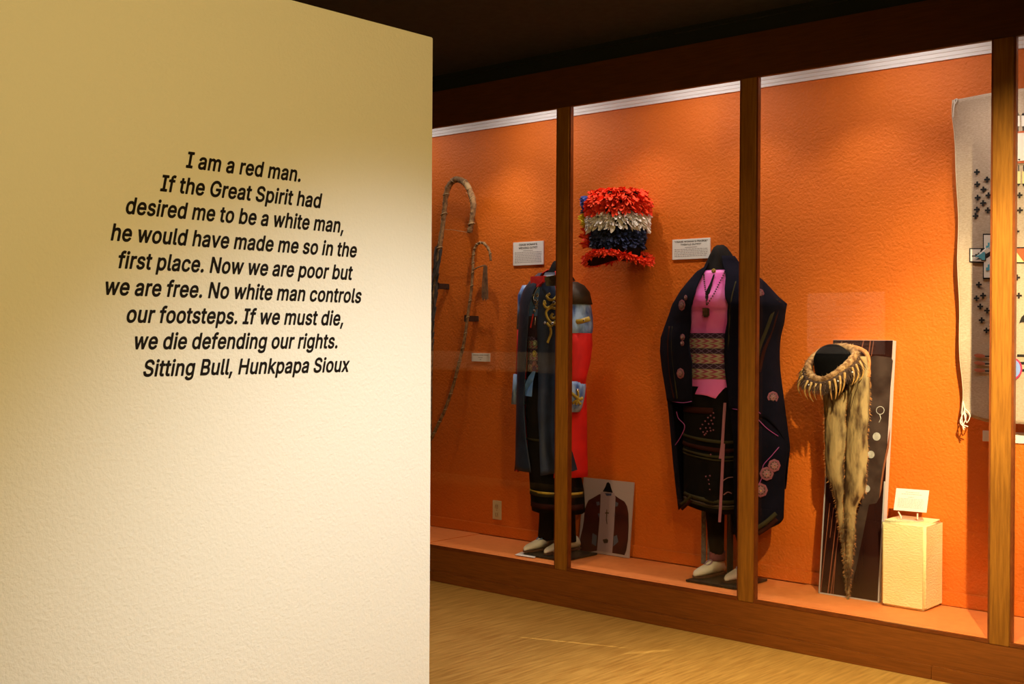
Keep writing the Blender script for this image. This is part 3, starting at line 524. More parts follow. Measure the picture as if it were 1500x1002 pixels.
# small card lying on the deck by the wedding moccasins
r = empty('floor_card', (-4.24, 4.94, ZD), 'small white card lying flat on the deck before the wedding moccasins', 'card')
q = [atz(754, 813, ZD+.002), atz(783, 817.5, ZD+.002), atz(789, 811.5, ZD+.002), atz(764, 808.5, ZD+.002)]
obj('card', fillpoly(q, .0012, Vector((0,0,1))), m_card, r)
b = bmesh.new()
for f_, g_ in ((.3,.5), (.42,.62), (.55,.8)):
    c = q[0].lerp(q[1], f_).lerp(q[3].lerp(q[2], f_), .5); box(c.x-.012, c.x+.010, c.y-.006, c.y+.004, ZD+.003, ZD+.0038, bm=b)
obj('body_text', b, mat('blue_ink', (.10,.14,.35), .6), r)['kind'] = 'stuff'

# ------------------------------------------------------------------ hooked staffs
YS = 5.255
def peg(px, py, label):
    p = aty(px, py, YB); r = empty('wall_peg', (p.x, YB, p.z), label, 'bracket', 'dark pegs holding the staffs')
    obj('arm', box(p.x-.016, p.x+.016, YS+.014, YB, p.z-.017, p.z+.017, bev=.003), mat('dark_peg', (.035,.014,.010), .6), r)
    obj('lip', box(p.x-.018, p.x+.018, YS+.006, YS+.016, p.z-.02, p.z+.022, bev=.003), mat('dark_peg', (.03,.012,.010), .6), r)
peg(656, 420, 'dark peg on the orange wall behind the fur-wrapped staff'); peg(699, 467, 'dark peg on the orange wall behind the slender tasselled staff')
big = [(688,341),(691,325),(693.5,300),(688,279),(680,267),(668,263),(658,272),(653,288),(651.5,305),(648,335),(643,370),(638,415),(634,460),(632,500),(630.5,560),(629,640),(627,700)]
sm = [(719,382),(717,368),(710,357.5),(702,356),(695.5,364),(693,380),(692.5,400),(690,430),(685,465),(680,500),(673,530),(664,565),(652,600),(640,626),(628,650),(612,678)]
P3 = catmull([aty(a, b_, YS) for a, b_ in big], 6)
st = empty('hooked_staff', tuple(P3[-1]), 'thick hooked staff wrapped in hide and fur, at the edge of the cream wall', 'staff', None)
obj('shaft', tube(P3, lambda t: .0150+.004*math.sin(PI*min(1,t*2)), 10, jit=.10), m_staff, st, True)
for k in range(5, len(P3)-30, 9):
    c = P3[k]; d = (P3[k+1]-P3[k-1]).normalized(); n = Vector((0,-1,0)); s = d.cross(n)
    obj('binding', tube([c+(n*math.cos(a)+s*math.sin(a))*.0185+d*(.010*math.sin(a)) for a in [2*PI*i/12 for i in range(12)]], .0035, 6, closed=True), m_strap, st, True)
# pale wrap at the top right of the hook, bundle of dark feathers lower down
obj('pale_wrap', tube(P3[18:25], .019, 10), m_strap, st, True)
b = bmesh.new(); pts = []
for k in range(58, 78):
    c = P3[min(k, len(P3)-1)]
    for _ in range(7): pts.append((c+Vector((random.uniform(-.02,.02), random.uniform(-.014,.006), random.uniform(-.02,.02))), (-.05,-.15,-1)))
blades(pts, .11, .0075, b, 0, .14, 3); fb = obj('feather_bundle', b, m_feath, st, False); fb['kind'] = 'stuff'
b = bmesh.new(); pts = []
for k in range(66, 78):
    for _ in range(4): pts.append((P3[k]+Vector((-.022+random.uniform(-.012,.006), -.014, 0)), (-.08,-.1,-1)))
blades(pts, .10, .007, b, 0, .1, 3); fb = obj('pale_feathers', b, m_fw, st); fb['kind'] = 'stuff'
b = bmesh.new(); pts = []
for k in range(0, len(P3)-1, 1):
    d = (P3[k+1]-P3[k]).normalized()
    for _ in range(6): pts.append((P3[k]+Vector((random.uniform(-.012,.012), random.uniform(-.014,0), random.uniform(-.012,.012))), d+Vector((random.uniform(-1,1), -.6, random.uniform(-1,1)))*.6))
blades(pts, .018, .0015, b, 0, .3, 1); fb = obj('fur', b, m_fur, st); fb['kind'] = 'stuff'
tube_line = tube([aty(650, 336, YS), aty(665, 337, YS-.01), aty(688, 341, YS)], .0012, 5); obj('string', tube_line, m_strap, st)
P4 = catmull([aty(a, b_, YS) for a, b_ in sm], 6)
st2 = empty('hooked_staff', tuple(P4[-1]), 'slender hooked staff with a hanging hide tassel', 'staff')
obj('shaft', tube(P4, lambda t: .0075+.003*t, 8, jit=.06), m_staff, st2, True)
for k in range(4, len(P4)-4, 4):
    c = P4[k]; d = (P4[k+1]-P4[k-1]).normalized(); n = Vector((0,-1,0)); s = d.cross(n)
    obj('binding', tube([c+(n*math.cos(a)+s*math.sin(a))*(.0085+.003*k/len(P4))+d*(.008*math.sin(a)) for a in [2*PI*i/8 for i in range(8)]], .0022, 5, closed=True), m_strap, st2, True)
obj('string', tube([aty(692, 396, YS), aty(702, 391, YS-.012), aty(711, 388.5, YS-.012)], .004, 6), m_staff, st2)
b = bmesh.new()
for k in range(9):
    a = aty(709+k*.5, 389, YS-.012+random.uniform(-.008,.008)); c = aty(706+k*1.1, 438+random.uniform(-3,3), YS-.012)
    tube([a, a.lerp(c, .5)+Vector((random.uniform(-.004,.004),0,0)), c], .0042, 5, b, flat=.5)
obj('tassel', b, mat('brown_hide', (.13,.06,.03), .8, (.24,.12,.055), 40), st2)

# ------------------------------------------------------------------ plumed hat
HC = aty(905, 372, 5.19)
hat = empty('plumed_hat', (HC.x, 5.19, HC.z), 'plumed top hat of red, white and navy feathers mounted on the orange wall', 'hat')
hx, hy, hz = HC.x, 5.19, HC.z
def ell(cx, cy, cz, rx, ry, n=28, f=None):
    return [Vector((cx+rx*math.sin(2*PI*k/n), cy-ry*math.cos(2*PI*k/n), cz+(f(2*PI*k/n) if f else 0))) for k in range(n)]
obj('crown', loftrings([ell(hx, hy, hz-.01, .125, .115), ell(hx, hy, hz+.05, .128, .118), ell(hx, hy, hz+.22, .138, .125), ell(hx, hy, hz+.32, .138, .125), ell(hx, hy, hz+.33, .10, .09)]), m_black, hat, True)
brf = lambda a: -.052*abs(math.sin(a))**2
obj('brim', loftrings([ell(hx, hy, hz+.005, .12, .11, f=lambda a: brf(a)*.4), ell(hx, hy, hz+.004, .188, .142, f=brf), ell(hx, hy, hz-.008, .188, .142, f=brf), ell(hx, hy, hz-.010, .12, .11, f=lambda a: brf(a)*.4)]), m_black, hat, True)
def band(name, z0, z1, m, n, ln, w_, rr=.0, updir=.35, arc=(-PI, PI)):
    pts = []
    for _ in range(n):
        a = random.uniform(*arc); z = random.uniform(z0, z1); f = (z-hz)/.3
        rr2 = rr-.05*max(0, f-.95)**1.2*8 if f > .95 else rr
        rx = .124+.012*f+rr2; ry = .112+.012*f+rr2
        pts.append(((hx+rx*math.sin(a), hy-ry*math.cos(a), z), (math.sin(a), -math.cos(a), updir)))
    o = obj(name, blades(pts, ln, w_, None, .45, .6, 4, True), m, hat); o['kind'] = 'stuff'
band('navy_plumes', hz+.03, hz+.135, m_pln, 600, .034, .012, 0, .3)
band('white_plumes', hz+.140, hz+.215, m_plw, 620, .046, .012, .006, .0)
band('scarlet_plumes', hz+.225, hz+.335, m_plr, 1100, .052, .015, .004, .2)
pts = [((hx+random.uniform(-.13,.13), hy+random.uniform(-.10,.10), hz+.32), (random.uniform(-.4,.4), random.uniform(-.4,.4), 1)) for _ in range(420)]
o = obj('top_plumes', blades(pts, .050, .013, None, .6, .6, 4, True), m_plr, hat); o['kind'] = 'stuff'
pts = []
for _ in range(1000):
    a = random.uniform(-PI, PI); pts.append(((hx+.182*math.sin(a), hy-.138*math.cos(a), hz+.002+brf(a)+random.uniform(-.008,.012)), (math.sin(a), -math.cos(a), .1)))
o = obj('brim_fringe', blades(pts, .032, .010, None, .2, .9, 2), m_plr, hat); o['kind'] = 'stuff'
for nm, m_, za, zb in (('blue_side_plume', m_plb, .23, .31), ('yellow_side_plume', m_ply, .16, .22), ('red_side_plume', m_plr, .05, .14)):
    pts = [((hx-.172+random.uniform(-.012,.01), hy-.03+random.uniform(-.02,.02), hz+random.uniform(za, zb)), (-1,-.3,-.2)) for _ in range(60)]
    o = obj(nm, blades(pts, .045, .010, None, 0, .7, 4, True), m_, hat); o['kind'] = 'stuff'
hp = obj('wall_mount', box(hx-.05, hx+.05, 5.28, YB, hz-.03, hz-.005, bev=.003), m_bead, hat)

# ------------------------------------------------------------------ mannequin parts shared by both outfits
def moccasin(root, heel, toe, cuffm, motif):
    heel = Vector(heel); toe = Vector(toe); d = (toe-heel).normalized(); s = Vector((-d.y, d.x, 0)); L_ = (toe-heel).length
    prof = [(0,.024,.040),(.06,.028,.066),(.22,.031,.074),(.36,.032,.068),(.5,.035,.054),(.68,.037,.042),(.85,.031,.031),(.95,.019,.022),(1,.006,.012)]
    rings = []
    for t, w_, h in prof:
        c = heel+d*L_*t
        rings.append([c+s*w_*math.cos(a)+Vector((0,0,.008+h*.5+h*.5*math.sin(a))) for a in [2*PI*k/16 for k in range(16)]])
    sh_ = obj('moccasin', loftrings(rings), m_mocc, root, True)
    so = bmesh.new(); o0 = [heel+d*L_*t+s*(w_+.003) for t, w_, h in prof]+[heel+d*L_*t-s*(w_+.003) for t, w_, h in prof[::-1]]
    obj('sole', fillpoly(o0, .009, Vector((0,0,1))), m_sole, sh_)
    c = heel+d*L_*.50; e = Vector((0,0,1))
    obj('toe_motif', tube([c+d*.02*math.cos(a)+s*.016*math.sin(a)+e*(.064-.012*math.cos(a)*.9) for a in [2*PI*k/10 for k in range(10)]], .0035, 5, closed=True), motif, sh_)
    if cuffm:
        rg = [[heel+d*L_*.20+d*(.046*math.cos(a))+s*(.040*math.sin(a))+Vector((0,0,z)) for a in [2*PI*k/16 for k in range(16)]] for z in (.070,.085,.105,.115)]
        obj('ankle_cuff', loftrings(rg), cuffm, root, True)
def stand(root, cx, cy, s=.145):
    p = obj('base_plate', box(cx-s, cx+s, cy-s, cy+s, ZD, ZD+.010, bev=.002), m_plate, root)
    obj('support_rod', tube([(cx, cy+.03, ZD+.009), (cx, cy+.03, 1.2)], .016, 10), m_plate, root, True)
def leg(root, cx, cy, m_, z0=.27, top=1.0, r0_=.048, r1_=.085, hip=None):
    rings = []
    for z, r in ((z0, r0_), (.38, r0_*1.08), (.52, r0_*1.3), (.7, r0_*1.35), (top, r1_)):
        k_ = min(1, (z-z0)/(.55-z0)); ux, uy = (cx+(hip[0]-cx)*k_, cy+(hip[1]-cy)*k_) if hip else (cx, cy)
        rings.append([Vector((ux+r*math.cos(a), uy+r*1.05*math.sin(a), z)) for a in [2*PI*k/16 for k in range(16)]])
    obj('legging', loftrings(rings), m_, root, True)
def tab_poly(root, name, prof, pts, m_, off, thick=.003):
    """patch lying on the body, outline given by points"""
    P = [prof.hit(a, b_, off)[0] for a, b_ in pts]
    return obj(name, fillpoly(P, thick, Vector((.5,-.85,0))), m_, root)
def line_on(root, name, prof, pts, m_, rad, off, n=6, flat=.5):
    P = catmull([prof.hit(a, b_, off)[0] for a, b_ in pts], n)
    return obj(name, tube(P, rad, 6, flat=flat), m_, root, True)
def ringdisc(root, name, prof, px, py, r_, off, m1=None, m2=None, asp=1):
    c, z, ph = prof.hit(px, py, off)
    cx, rx, ry = lerp_tab(prof.tab, z); n = Vector((math.sin(ph)/rx, -math.cos(ph)/ry, 0)).normalized(); s = Vector((-n.y, n.x, 0)); e = Vector((0,0,1))
    def disc(ra, ri, dz, wob=0):
        b = bmesh.new(); A = []; B = []
        for k in range(24):
            a = 2*PI*k/24; q_ = ra*(1+wob*math.cos(8*a)); A.append(b.verts.new(c+s*q_*math.cos(a)*asp+e*q_*math.sin(a)+n*dz)); B.append(b.verts.new(c+s*ri*math.cos(a)*asp+e*ri*math.sin(a)+n*(dz+.0015)))
        for k in range(24): b.faces.new((A[k], A[(k+1)%24], B[(k+1)%24], B[k]))
        b.faces.new(B); return b
    o = obj(name, disc(r_, r_*.85, .001, .05), m1 or m_rose, root)
    obj('inner_ring', disc(r_*.66, r_*.6, .003), m_brown, o); obj('petals', disc(r_*.55, r_*.42, .005, .22), m2 or m_roselite, o); obj('boss', disc(r_*.16, r_*.08, .0075), m_silver, o)
    return o

# ------------------------------------------------------------------ thistle outfit (pink shirt, navy blanket)
cx_, cy_ = -3.14, 5.135
th = empty('dressed_mannequin', (cx_, cy_, ZD), 'headless mannequin in a pink blouse, woven belt and dark navy blanket', 'mannequin')
stand(th, cx_, cy_)
thP = Prof([(372,1046,1068,.035),(392,1036,1078,.055),(400,1022,1090,.09),(425,1012,1104,.125),(434,1010,1105,.142),(442,1009,1106,.146),(449,1009,1105,.142),(457,1011,1102,.112),(480,1012,1100,.092),(520,1012,1098,.100),(560,1010,1103,.112),(600,1008,1106,.125),(660,1008,1106,.13),(748,1009,1106,.135)], cy_)
hoodP = Prof([(359,1052,1058,.01),(362,1046,1064,.025),(370,1042,1070,.042),(382,1037,1076,.055),(395,1031,1081,.07),(405,1020,1092,.085)], cy_)
obj('neck_cover', sheet(hoodP, hoodP.tab[0][0], hoodP.tab[-1][0], -180, 180, .0, 14, 36, (9,.006,1)), m_black, th, True)
obj('torso_form', loftrings([[thP.at(z, 2*PI*k/24, -.02) for k in range(24)] for z in (1.72,1.64,1.5,1.3,1.15,1.0,.9)]), m_black, th, True)
zt = thP.hit(1046, 396)[1]
zc = thP.hit(1046, 450)[1]; zbelt = thP.hit(1040, 488)[1]; zb2 = thP.hit(1040, 555)[1]; zh = thP.hit(1040, 582)[1]
obj('blouse', sheet(thP, zt, zbelt-.01, -88, 60, .004, 34, 50, (9,.0045,2)), m_pink, th, True, .003)
obj('blouse_peplum', sheet(thP, zb2+.02, polyline_tab([(-60,zh+.01),(-8,zh+.012),(2,zh+.008),(8,zh),(50,zh-.035)]), -80, 62, .012, 10, 44, (6,.010,2)), m_pink, th, True, .003)
bel = sheet(thP, zbelt, zb2, -70, 62, .016, 8, 44, None, True)
obj('woven_belt', bel, m_belt, th, True, .003)
# neck slit, brooch, beaded necklace and pendant
tab_poly(th, 'neck_slit', thP, [(1045,402),(1047,402),(1041,425),(1036,441),(1033,436),(1034,427),(1040,415)], m_black, .010)
ringdisc(th, 'round_brooch', thP, 1045.5, 397, .012, .012, m_gold, m_gold)
for side in ([(1031,402),(1032,415),(1034,430),(1035,446)], [(1062,398),(1054,414),(1046,430),(1036,446)]):
    P = catmull([thP.hit(a, b_, .013)[0] for a, b_ in side], 5)
    for k, p in enumerate(P):
        b = bmesh.new(); bmesh.ops.create_icosphere(b, subdivisions=1, radius=.0042); bmesh.ops.translate(b, verts=b.verts, vec=p); obj('necklace_bead', b, m_furd, th, True)
pc = thP.hit(1035, 456, .018)[0]
b = box(pc.x-.018, pc.x+.018, pc.y-.014, pc.y+.004, pc.z-.028, pc.z+.022, bev=.006); obj('pendant', b, m_furd, th)
# skirt with stripes
zs1 = thP.hit(1050, 590)[1]; zsb = .548
skf = polyline_tab([(-90,zsb+.035),(-40,zsb+.018),(30,zsb),(90,zsb+.02)])
obj('wrap_skirt', sheet(thP, zh+.05, skf, -180, 180, .008, 24, 60, (5,.008,1)), m_skirt, th, True, .004)
for zc_, m_, h in ((.895,m_khaki,.008),(.855,m_rust,.010),(.822,m_khaki,.007),(.806,m_khaki,.004),(.606,m_khaki,.010),(.585,m_brown,.006),(.575,m_khaki,.004)):
    g = lambda a, z0=zc_: z0+(skf(a)-zsb)*.9
    obj('skirt_stripe', sheet(thP, lambda a: g(a)+h, lambda a: g(a)-h, -95, 95, .0135, 1, 40, (5,.005,1)), m_, th, True, .002)
z9 = thP.hit(1020,596)[1]
obj('skirt_stripe', sheet(thP, z9, z9-.03, -80, 10, .013, 1, 30), m_rust, th, True, .002)
for pts in ([(1062,590),(1060,620),(1058,650),(1055,672)], [(1060,650),(1058,690),(1056,730),(1054,765)]):
    P = catmull([thP.hit(a, b_, .022)[0] for a, b_ in pts], 4); b = bmesh.new(); pr = None
    for p in P:
        cu = (b.verts.new(p-Vector((.0055,.004,0))), b.verts.new(p+Vector((.0055,.004,0))))
        if pr: b.faces.new((pr[0], pr[1], cu[1], cu[0]))
        pr = cu
    obj('hanging_ribbon', b, mat('rose_ribbon_plain', (.30,.10,.15), .5), th, False, .0015)
for (a, c) in [(1026,628),(1029,622),(1033,617),(1037,612),(1041,609),(1045,605),(1030,633),(1034,627),(1038,621),(1042,616),(1046,612),(1032,637),(1036,632),(1040,627),(1044,621),(1034,643 - 8),(1041,631),(1034,698),(1040,697),(1038,703),(1039,709),(1040,717),(1045,630),(1041,666)]:
    p = thP.hit(a, c, .016)[0]; b = bmesh.new(); bmesh.ops.create_icosphere(b, subdivisions=1, radius=.0048); bmesh.ops.translate(b, verts=b.verts, vec=p); obj('ribbon_dot', b, m_rose, th, True)
line_on(th, 'beaded_motif', thP, [(1060,725),(1066,721),(1072,723)], m_roselite, .003, .018)
line_on(th, 'beaded_motif', thP, [(1058,705),(1066,700),(1074,699)], m_roselite, .0025, .018)
# pendent strips behind the legs
for (xa, ya, xb, yb_, yy) in ((1031,745,1030,826,5.17),(1040,745,1037,826,5.17),(1106,780,1109,845,5.17)):
    a = aty(xa, ya, yy); c = aty(xb, yb_, yy)
    obj('trailing_ribbon', box(a.x-.013, a.x+.013, yy-.002, yy+.002, c.z, a.z, bev=.0005), mat('grey_ribbon', (.16,.14,.13), .7, (.07,.05,.06), 70), th)

zf = ZD+.012
for (tx, ty, hx_, hy_, mm) in ((1017,847,1058,839,'mauve_bead'), (1063,854,1104,845.5,'mauve_bead_2')):
    T_ = atz(tx, ty, zf); H_ = atz(hx_, hy_, zf); moccasin(th, H_, T_, m_rose, mat(mm, (.35,.22,.32), .5)); A_ = H_.lerp(T_, .20); leg(th, A_.x, A_.y, m_skirt, .30, .9, .036, .075, (cx_+(-.07 if tx < 1040 else .07), cy_))
# the blanket
thB = Prof([(376,1042,1075,.055),(382,1040,1079,.065),(389,1037,1084,.08),(398,1023,1096,.10),(411,1013,1111,.12),(425,1002,1123,.148),(438,995,1133,.162),(446,991,1142,.164),(460,987,1139,.160),(472,983,1137,.15),(495,975,1131,.152),(516,973.5,1130,.155),(542,976,1131,.155),(582,982,1136,.155),(607,985,1139,.155),(650,989,1144,.155),(690,992,1140,.15),(750,998,1139,.145),(790,1002,1128,.13)], cy_)
zT = thB.tab[0][0]
zL, zR0, zR1, zR2 = thB.hit(995,589)[1], thB.hit(1075,599)[1], thB.hit(1112,616)[1], thB.hit(1140,640)[1]
deg = math.degrees
phL = deg(thB.hit(1020,430)[2]); print('phL', phL, [round(deg(thB.hit(a, b_)[2])) for a, b_ in ((1034,398),(1012,480),(1014,585),(1063,398),(1064,480),(1067,595),(1112,616),(1140,640),(1142,690),(1115,690),(1110,770))])
edgeL = polyline_tab([(thB.hit(a,b_)[1], deg(thB.hit(a,b_)[2])) for a, b_ in ((1014,587),(1014,530),(1012,480),(1013,450),(1019,430),(1026,410),(1034,396),(1040,378))])
edgeR = polyline_tab([(thB.hit(a,b_)[1], deg(thB.hit(a,b_)[2])) for a, b_ in ((1068,597),(1065,530),(1064,480),(1064,440),(1063,410),(1062,396),(1058,380))])
def sheet2(prof, z0, zb, aL, aR, off, nz=40, nph=50, fold=None):
    """sheet whose two side edges follow angle tables by height and whose hem follows zb(t)"""
    b = bmesh.new(); G = []
    for i in range(nph+1):
        t = i/nph; c = []; zz = zb(t)
        for j in range(nz+1):
            z = z0+(zz-z0)*j/nz; a = aL(z)+(aR(z)-aL(z))*t; o = off
            if fold: o += fold[1]*(j/nz)**.8*math.sin(fold[0]*t*2*PI+fold[2]*j/nz)
            c.append(b.verts.new(prof.at(z, R_(a), o)))
        G.append(c)
    for i in range(nph):
        for j in range(nz): b.faces.new((G[i][j], G[i][j+1], G[i+1][j+1], G[i+1][j]))
    return b
# left front panel, right front panel, back
lf = sheet2(thB, zT, lambda t: zL+(.0 if t > .2 else .02), lambda z: -95, lambda z: edgeL(z), .003, fold=(1.5,.005,2))
obj('blanket_front_left', lf, m_navy, th, True, .005)
rh = polyline_tab([(0,zR0),(.38,zR1+.012),(.62,zR2),(.80,zR2-.05),(.88,zR2-.16),(1,zR2-.26)])
rf = sheet2(thB, zT, lambda t: rh(t), lambda z: edgeR(z), lambda z: 118, .003, fold=(2,.006,2))
obj('blanket_front_right', rf, m_navy, th, True, .005)
bh = polyline_tab([(22,.455),(50,.475),(70,.50),(90,.525),(125,.60),(160,.60),(240,.60),(260,.54),(285,.53),(308,.55)])
bk = sheet(thB, zT-.35, bh, 22, 308, lambda a, z: -.006, 34, 60, (4,.006,2))
obj('blanket_back', bk, m_navy, th, True, .005)
# inner fold hanging at the right front below the hem
fa = [(1111,612),(1125,628),(1143,640),(1145,650),(1132,668),(1117,685),(1113,703),(1109,714)]
# pink piping along hems
def pip(pts, prof=thB, off=.009): line_on(th, 'pink_piping', prof, pts, mat('magenta_piping', (.36,.06,.26), .35), .0018, off, flat=1)
pip([(984,588),(1000,590),(1013,588)]); pip([(1068,598),(1080,600)]); pip([(1111,615),(1124,628),(1140,639)])
pip([(991,603),(994,613),(1003,624),(997,640),(989,652)], thB, .002); pip([(1141,655),(1130,668),(1118,682),(1117,697),(1110,713)]); pip([(1107,600),(1114,606)])
# stripes near the blanket edges
def stripe(pts, m_, wd, prof=thB, off=.009):
    P = catmull([prof.hit(a, b_, off)[0] for a, b_ in pts], 5); b = bmesh.new(); pr = None
    for i, p in enumerate(P):
        t = (P[min(i+1, len(P)-1)]-P[max(0, i-1)]).normalized(); s = t.cross(Vector((.4,-.9,0))).normalized()
        cu = (b.verts.new(p-s*wd), b.verts.new(p+s*wd))
        if pr: b.faces.new((pr[0], pr[1], cu[1], cu[0]))
        pr = cu
    obj('blanket_stripe', b, m_, th, True, .0015)
stripe([(1137,438),(1131,460),(1122,485),(1113,508),(1109,525)], m_khaki, .008); stripe([(1141,441),(1136,465),(1128,490),(1119,515),(1112,545)], m_rust, .008)
stripe([(1109,528),(1110,560),(1109,600)], m_khaki, .004)
stripe([(981,478),(979,510),(982,550),(988,584)], m_rust, .006); stripe([(985,478),(984,510),(988,550),(992,584)], m_khaki, .003)
stripe([(1078,412),(1071,440),(1068,480),(1067,520)], m_khaki, .003)
stripe([(1108,774),(1122,765),(1137,752)], m_khaki, .010, thB, .006); stripe([(1110,782),(1124,773),(1138,760)], m_rust, .010, thB, .006)
stripe([(997,740),(1006,733),(1012,727)], m_khaki, .009, thB, .006); stripe([(998,746),(1006,739),(1012,733)], m_rust, .008, thB, .006)
for (a, c, r_, s_) in ((999,447,.027,.62),(1004.5,436,.013,.6),(1000,494,.016,.8),(999.5,503,.013,.8),(997,547,.026,.62),(1112,430,.024,.9),(1132,582,.028,.8),(1134,682,.030,.8),(1123,694,.032,.9),(1114,718,.033,.95)):
    ringdisc(th, 'ribbon_rosette', thB, a, c, r_, .009 if c < 600 or True else .004, asp=1)

# ------------------------------------------------------------------ wedding outfit
wx, wy = -4.19, 5.125
we = empty('dressed_mannequin', (wx, wy, ZD), 'headless mannequin in a red and blue military style wedding coat', 'mannequin')
stand(we, wx, wy)
wP = Prof([(395,802,828,.045),(402,788,834,.075),(412,779,840,.10),(425,769,848,.12),(440,765,853,.13),(480,762,857,.135),(520,760,856,.13),(560,759,856,.135),(600,758,857,.14),(650,757,857,.145),(700,756,858,.15),(735,757,858,.15)], wy)
neckP = Prof([(382,812,822,.015),(385,809,826,.03),(392,806,831,.045),(402,800,836,.055),(412,794,842,.07)], wy)
obj('neck_cover', sheet(neckP, neckP.tab[0][0], neckP.tab[-1][0], -180, 180, 0, 12, 30, (9,.004,1)), m_black, we, True)
inP = Prof([(405,790,830,.07),(430,776,840,.105),(470,775,841,.115),(520,777,841,.10),(560,776,841,.105),(600,774,842,.112),(690,779,847,.115),(720,781,853,.12),(745,783,854,.12),(752,784,854,.12)], wy)
obj('torso_form', loftrings([[inP.at(z, 2*PI*k/24, -.012) for k in range(24)] for z in (1.70,1.62,1.5,1.3,1.15,1.0,.9)]), m_black, we, True)
zz = lambda py, prof=inP, px=783: prof.hit(px, py)[1]
obj('satin_blouse', sheet(inP, zz(408), zz(470), -80, 60, .004, 14, 30, (8,.005,2)), m_shirtb, we, True, .003)
obj('blouse_lower_front', sheet(inP, zz(463), zz(495), -80, 60, .009, 8, 30, (8,.005,2)), mat('plum_cloth', (.05,.012,.022), .6), we, True, .003)
obj('woven_sash', sheet(inP, zz(493), zz(545), -70, 60, .012, 8, 30, None, True), m_belt, we, True, .003)
skw = lambda a: zz(748)
obj('wrap_skirt', sheet(inP, zz(540), skw, -180, 180, .010, 20, 48, (5,.006,1)), m_skirt, we, True, .004)
for py, m_, h in ((644,m_khaki,.007),(719,m_gold,.006),(722,m_khaki,.011),(738,m_rust,.014)):
    z0 = zz(py); obj('skirt_stripe', sheet(inP, z0+h, z0-h, -100, 100, .0165, 1, 40, (5,.004,1)), m_, we, True, .002)
# blue sash tail
tab_poly(we, 'sash_tail', inP, [(780,544),(784.5,544),(781,558),(779,581),(771,580),(764,578),(768,566),(774,552)], m_shirtb, .045, .003)
# silver brooches and necklace, red ribbon
for (a, c, r_) in ((794,416,.017),(795,424,.012),(787,432,.012),(785,440,.010),(786,450,.012),(789,446,.010),(783,455,.009),(781.5,433,.008)):
    ringdisc(we, 'silver_brooch', inP, a, c, r_, .014, m_silver, m_silver)
line_on(we, 'silver_necklace', inP, [(793,414),(785,424),(781,436),(784,446),(789,440)], m_silver, .006, .012)
line_on(we, 'red_ribbon', inP, [(781,460),(779,470),(777,480)], m_red, .005, .014); line_on(we, 'silver_drop', inP, [(784,464),(784,470),(783.5,476)], m_silver, .0035, .014)
for (a, c, col) in ((784,503,(.30,.34,.22)),(783,518,(.45,.36,.06)),(783,533,(.25,.08,.10)),(783,541,(.08,.02,.09))):
    ringdisc(we, 'sash_motif', inP, a, c, .018, .016, mat('sash_yarn', col, .8), mat('sash_yarn_pale', tuple(min(1, v*1.6) for v in col), .8))
# red coat: back and sides, then navy-slate front panels
zT2 = wP.tab[0][0]; zRed = wP.hit(845, 700)[1]
obj('coat_back', sheet(wP, lambda a: zT2, lambda a: zRed, 34, 290, .0, 34, 60, (3,.008,1)), m_red, we, True, .005)
eL = polyline_tab([(wP.hit(a,b_)[1], deg(wP.hit(a,b_)[2])) for a, b_ in ((780,690),(773,640),(771,600),(772,560),(774,520),(776,480),(778,450),(783,430),(790,414),(796,400))])
eR = polyline_tab([(wP.hit(a,b_)[1], deg(wP.hit(a,b_)[2])) for a, b_ in ((794,700),(792,640),(790,600),(791,560),(790,520),(789,480),(790,450),(793,430),(797,412),(800,400))])
zLf = wP.hit(765, 690)[1]; zRf = wP.hit(800, 697)[1]
sat = mat('slate_coat_facing', (.008,.014,.036), .45, (.022,.036,.080), 7, bump=.5, bscale=25)
obj('coat_front_left', sheet2(wP, zT2-.02, lambda t: zLf+.01*(1-t), lambda z: -100, eL, .010, fold=(1.2,.008,2)), sat, we, True, .004)
obj('coat_front_right', sheet2(wP, zT2-.02, lambda t: zRf+.03*t, eR, lambda z: 38+max(0, (.82-z))*110, .010, fold=(1.4,.008,2)), sat, we, True, .004)
obj('coat_hem', sheet(wP, zLf+.004, zLf-.014, -95, -52, .006, 1, 12), m_red, we, True, .003)
tab_poly(we, 'coat_flap', wP, [(834,652),(839,663),(846,688),(834,692)], sat, .012, .003)
# standing collar
cl = [wP.hit(a, b_, .0) for a, b_ in ((778,421),(796,412))]
obj('red_collar', fillpoly([aty(777,405,5.02), aty(796,404,4.99), aty(794,413,4.99), aty(787,420,5.0), aty(777,420,5.02)], .02, Vector((.2,1,0))), m_red, we)
obj('collar_facing', fillpoly([aty(797,406,4.985), aty(813,403,4.975), aty(824,404,4.985), aty(824,418,4.985), aty(800,419,4.985)], .012, Vector((.2,1,0))), mat('olive_collar', (.10,.09,.05), .7, (.16,.14,.08), 80), we)
# gold scroll embroidery on the lapel and breast
gold = [[(806,430),(801,434),(805,439),(812,438),(816,432)], [(798,440),(797,447),(802,451),(810,446),(814,444)], [(814,452),(806,451),(800,457),(802,466),(808,473),(816,470)], [(810,459),(807,464),(812,466),(817,461)],
        [(801,473),(806,478),(812,474),(817,480)], [(806,480),(807,488),(804,497),(802,502)], [(800,444),(796,446)], [(816,436),(820,450),(820,470),(816,484)]]
for g in gold: line_on(we, 'gold_scroll', wP, g, m_gold, .0085, .016, flat=.35)
for (a, c) in ((811,443),(809,474),(798,473)): ringdisc(we, 'silver_brooch', wP, a, c, .008, .022, m_silver, m_silver)
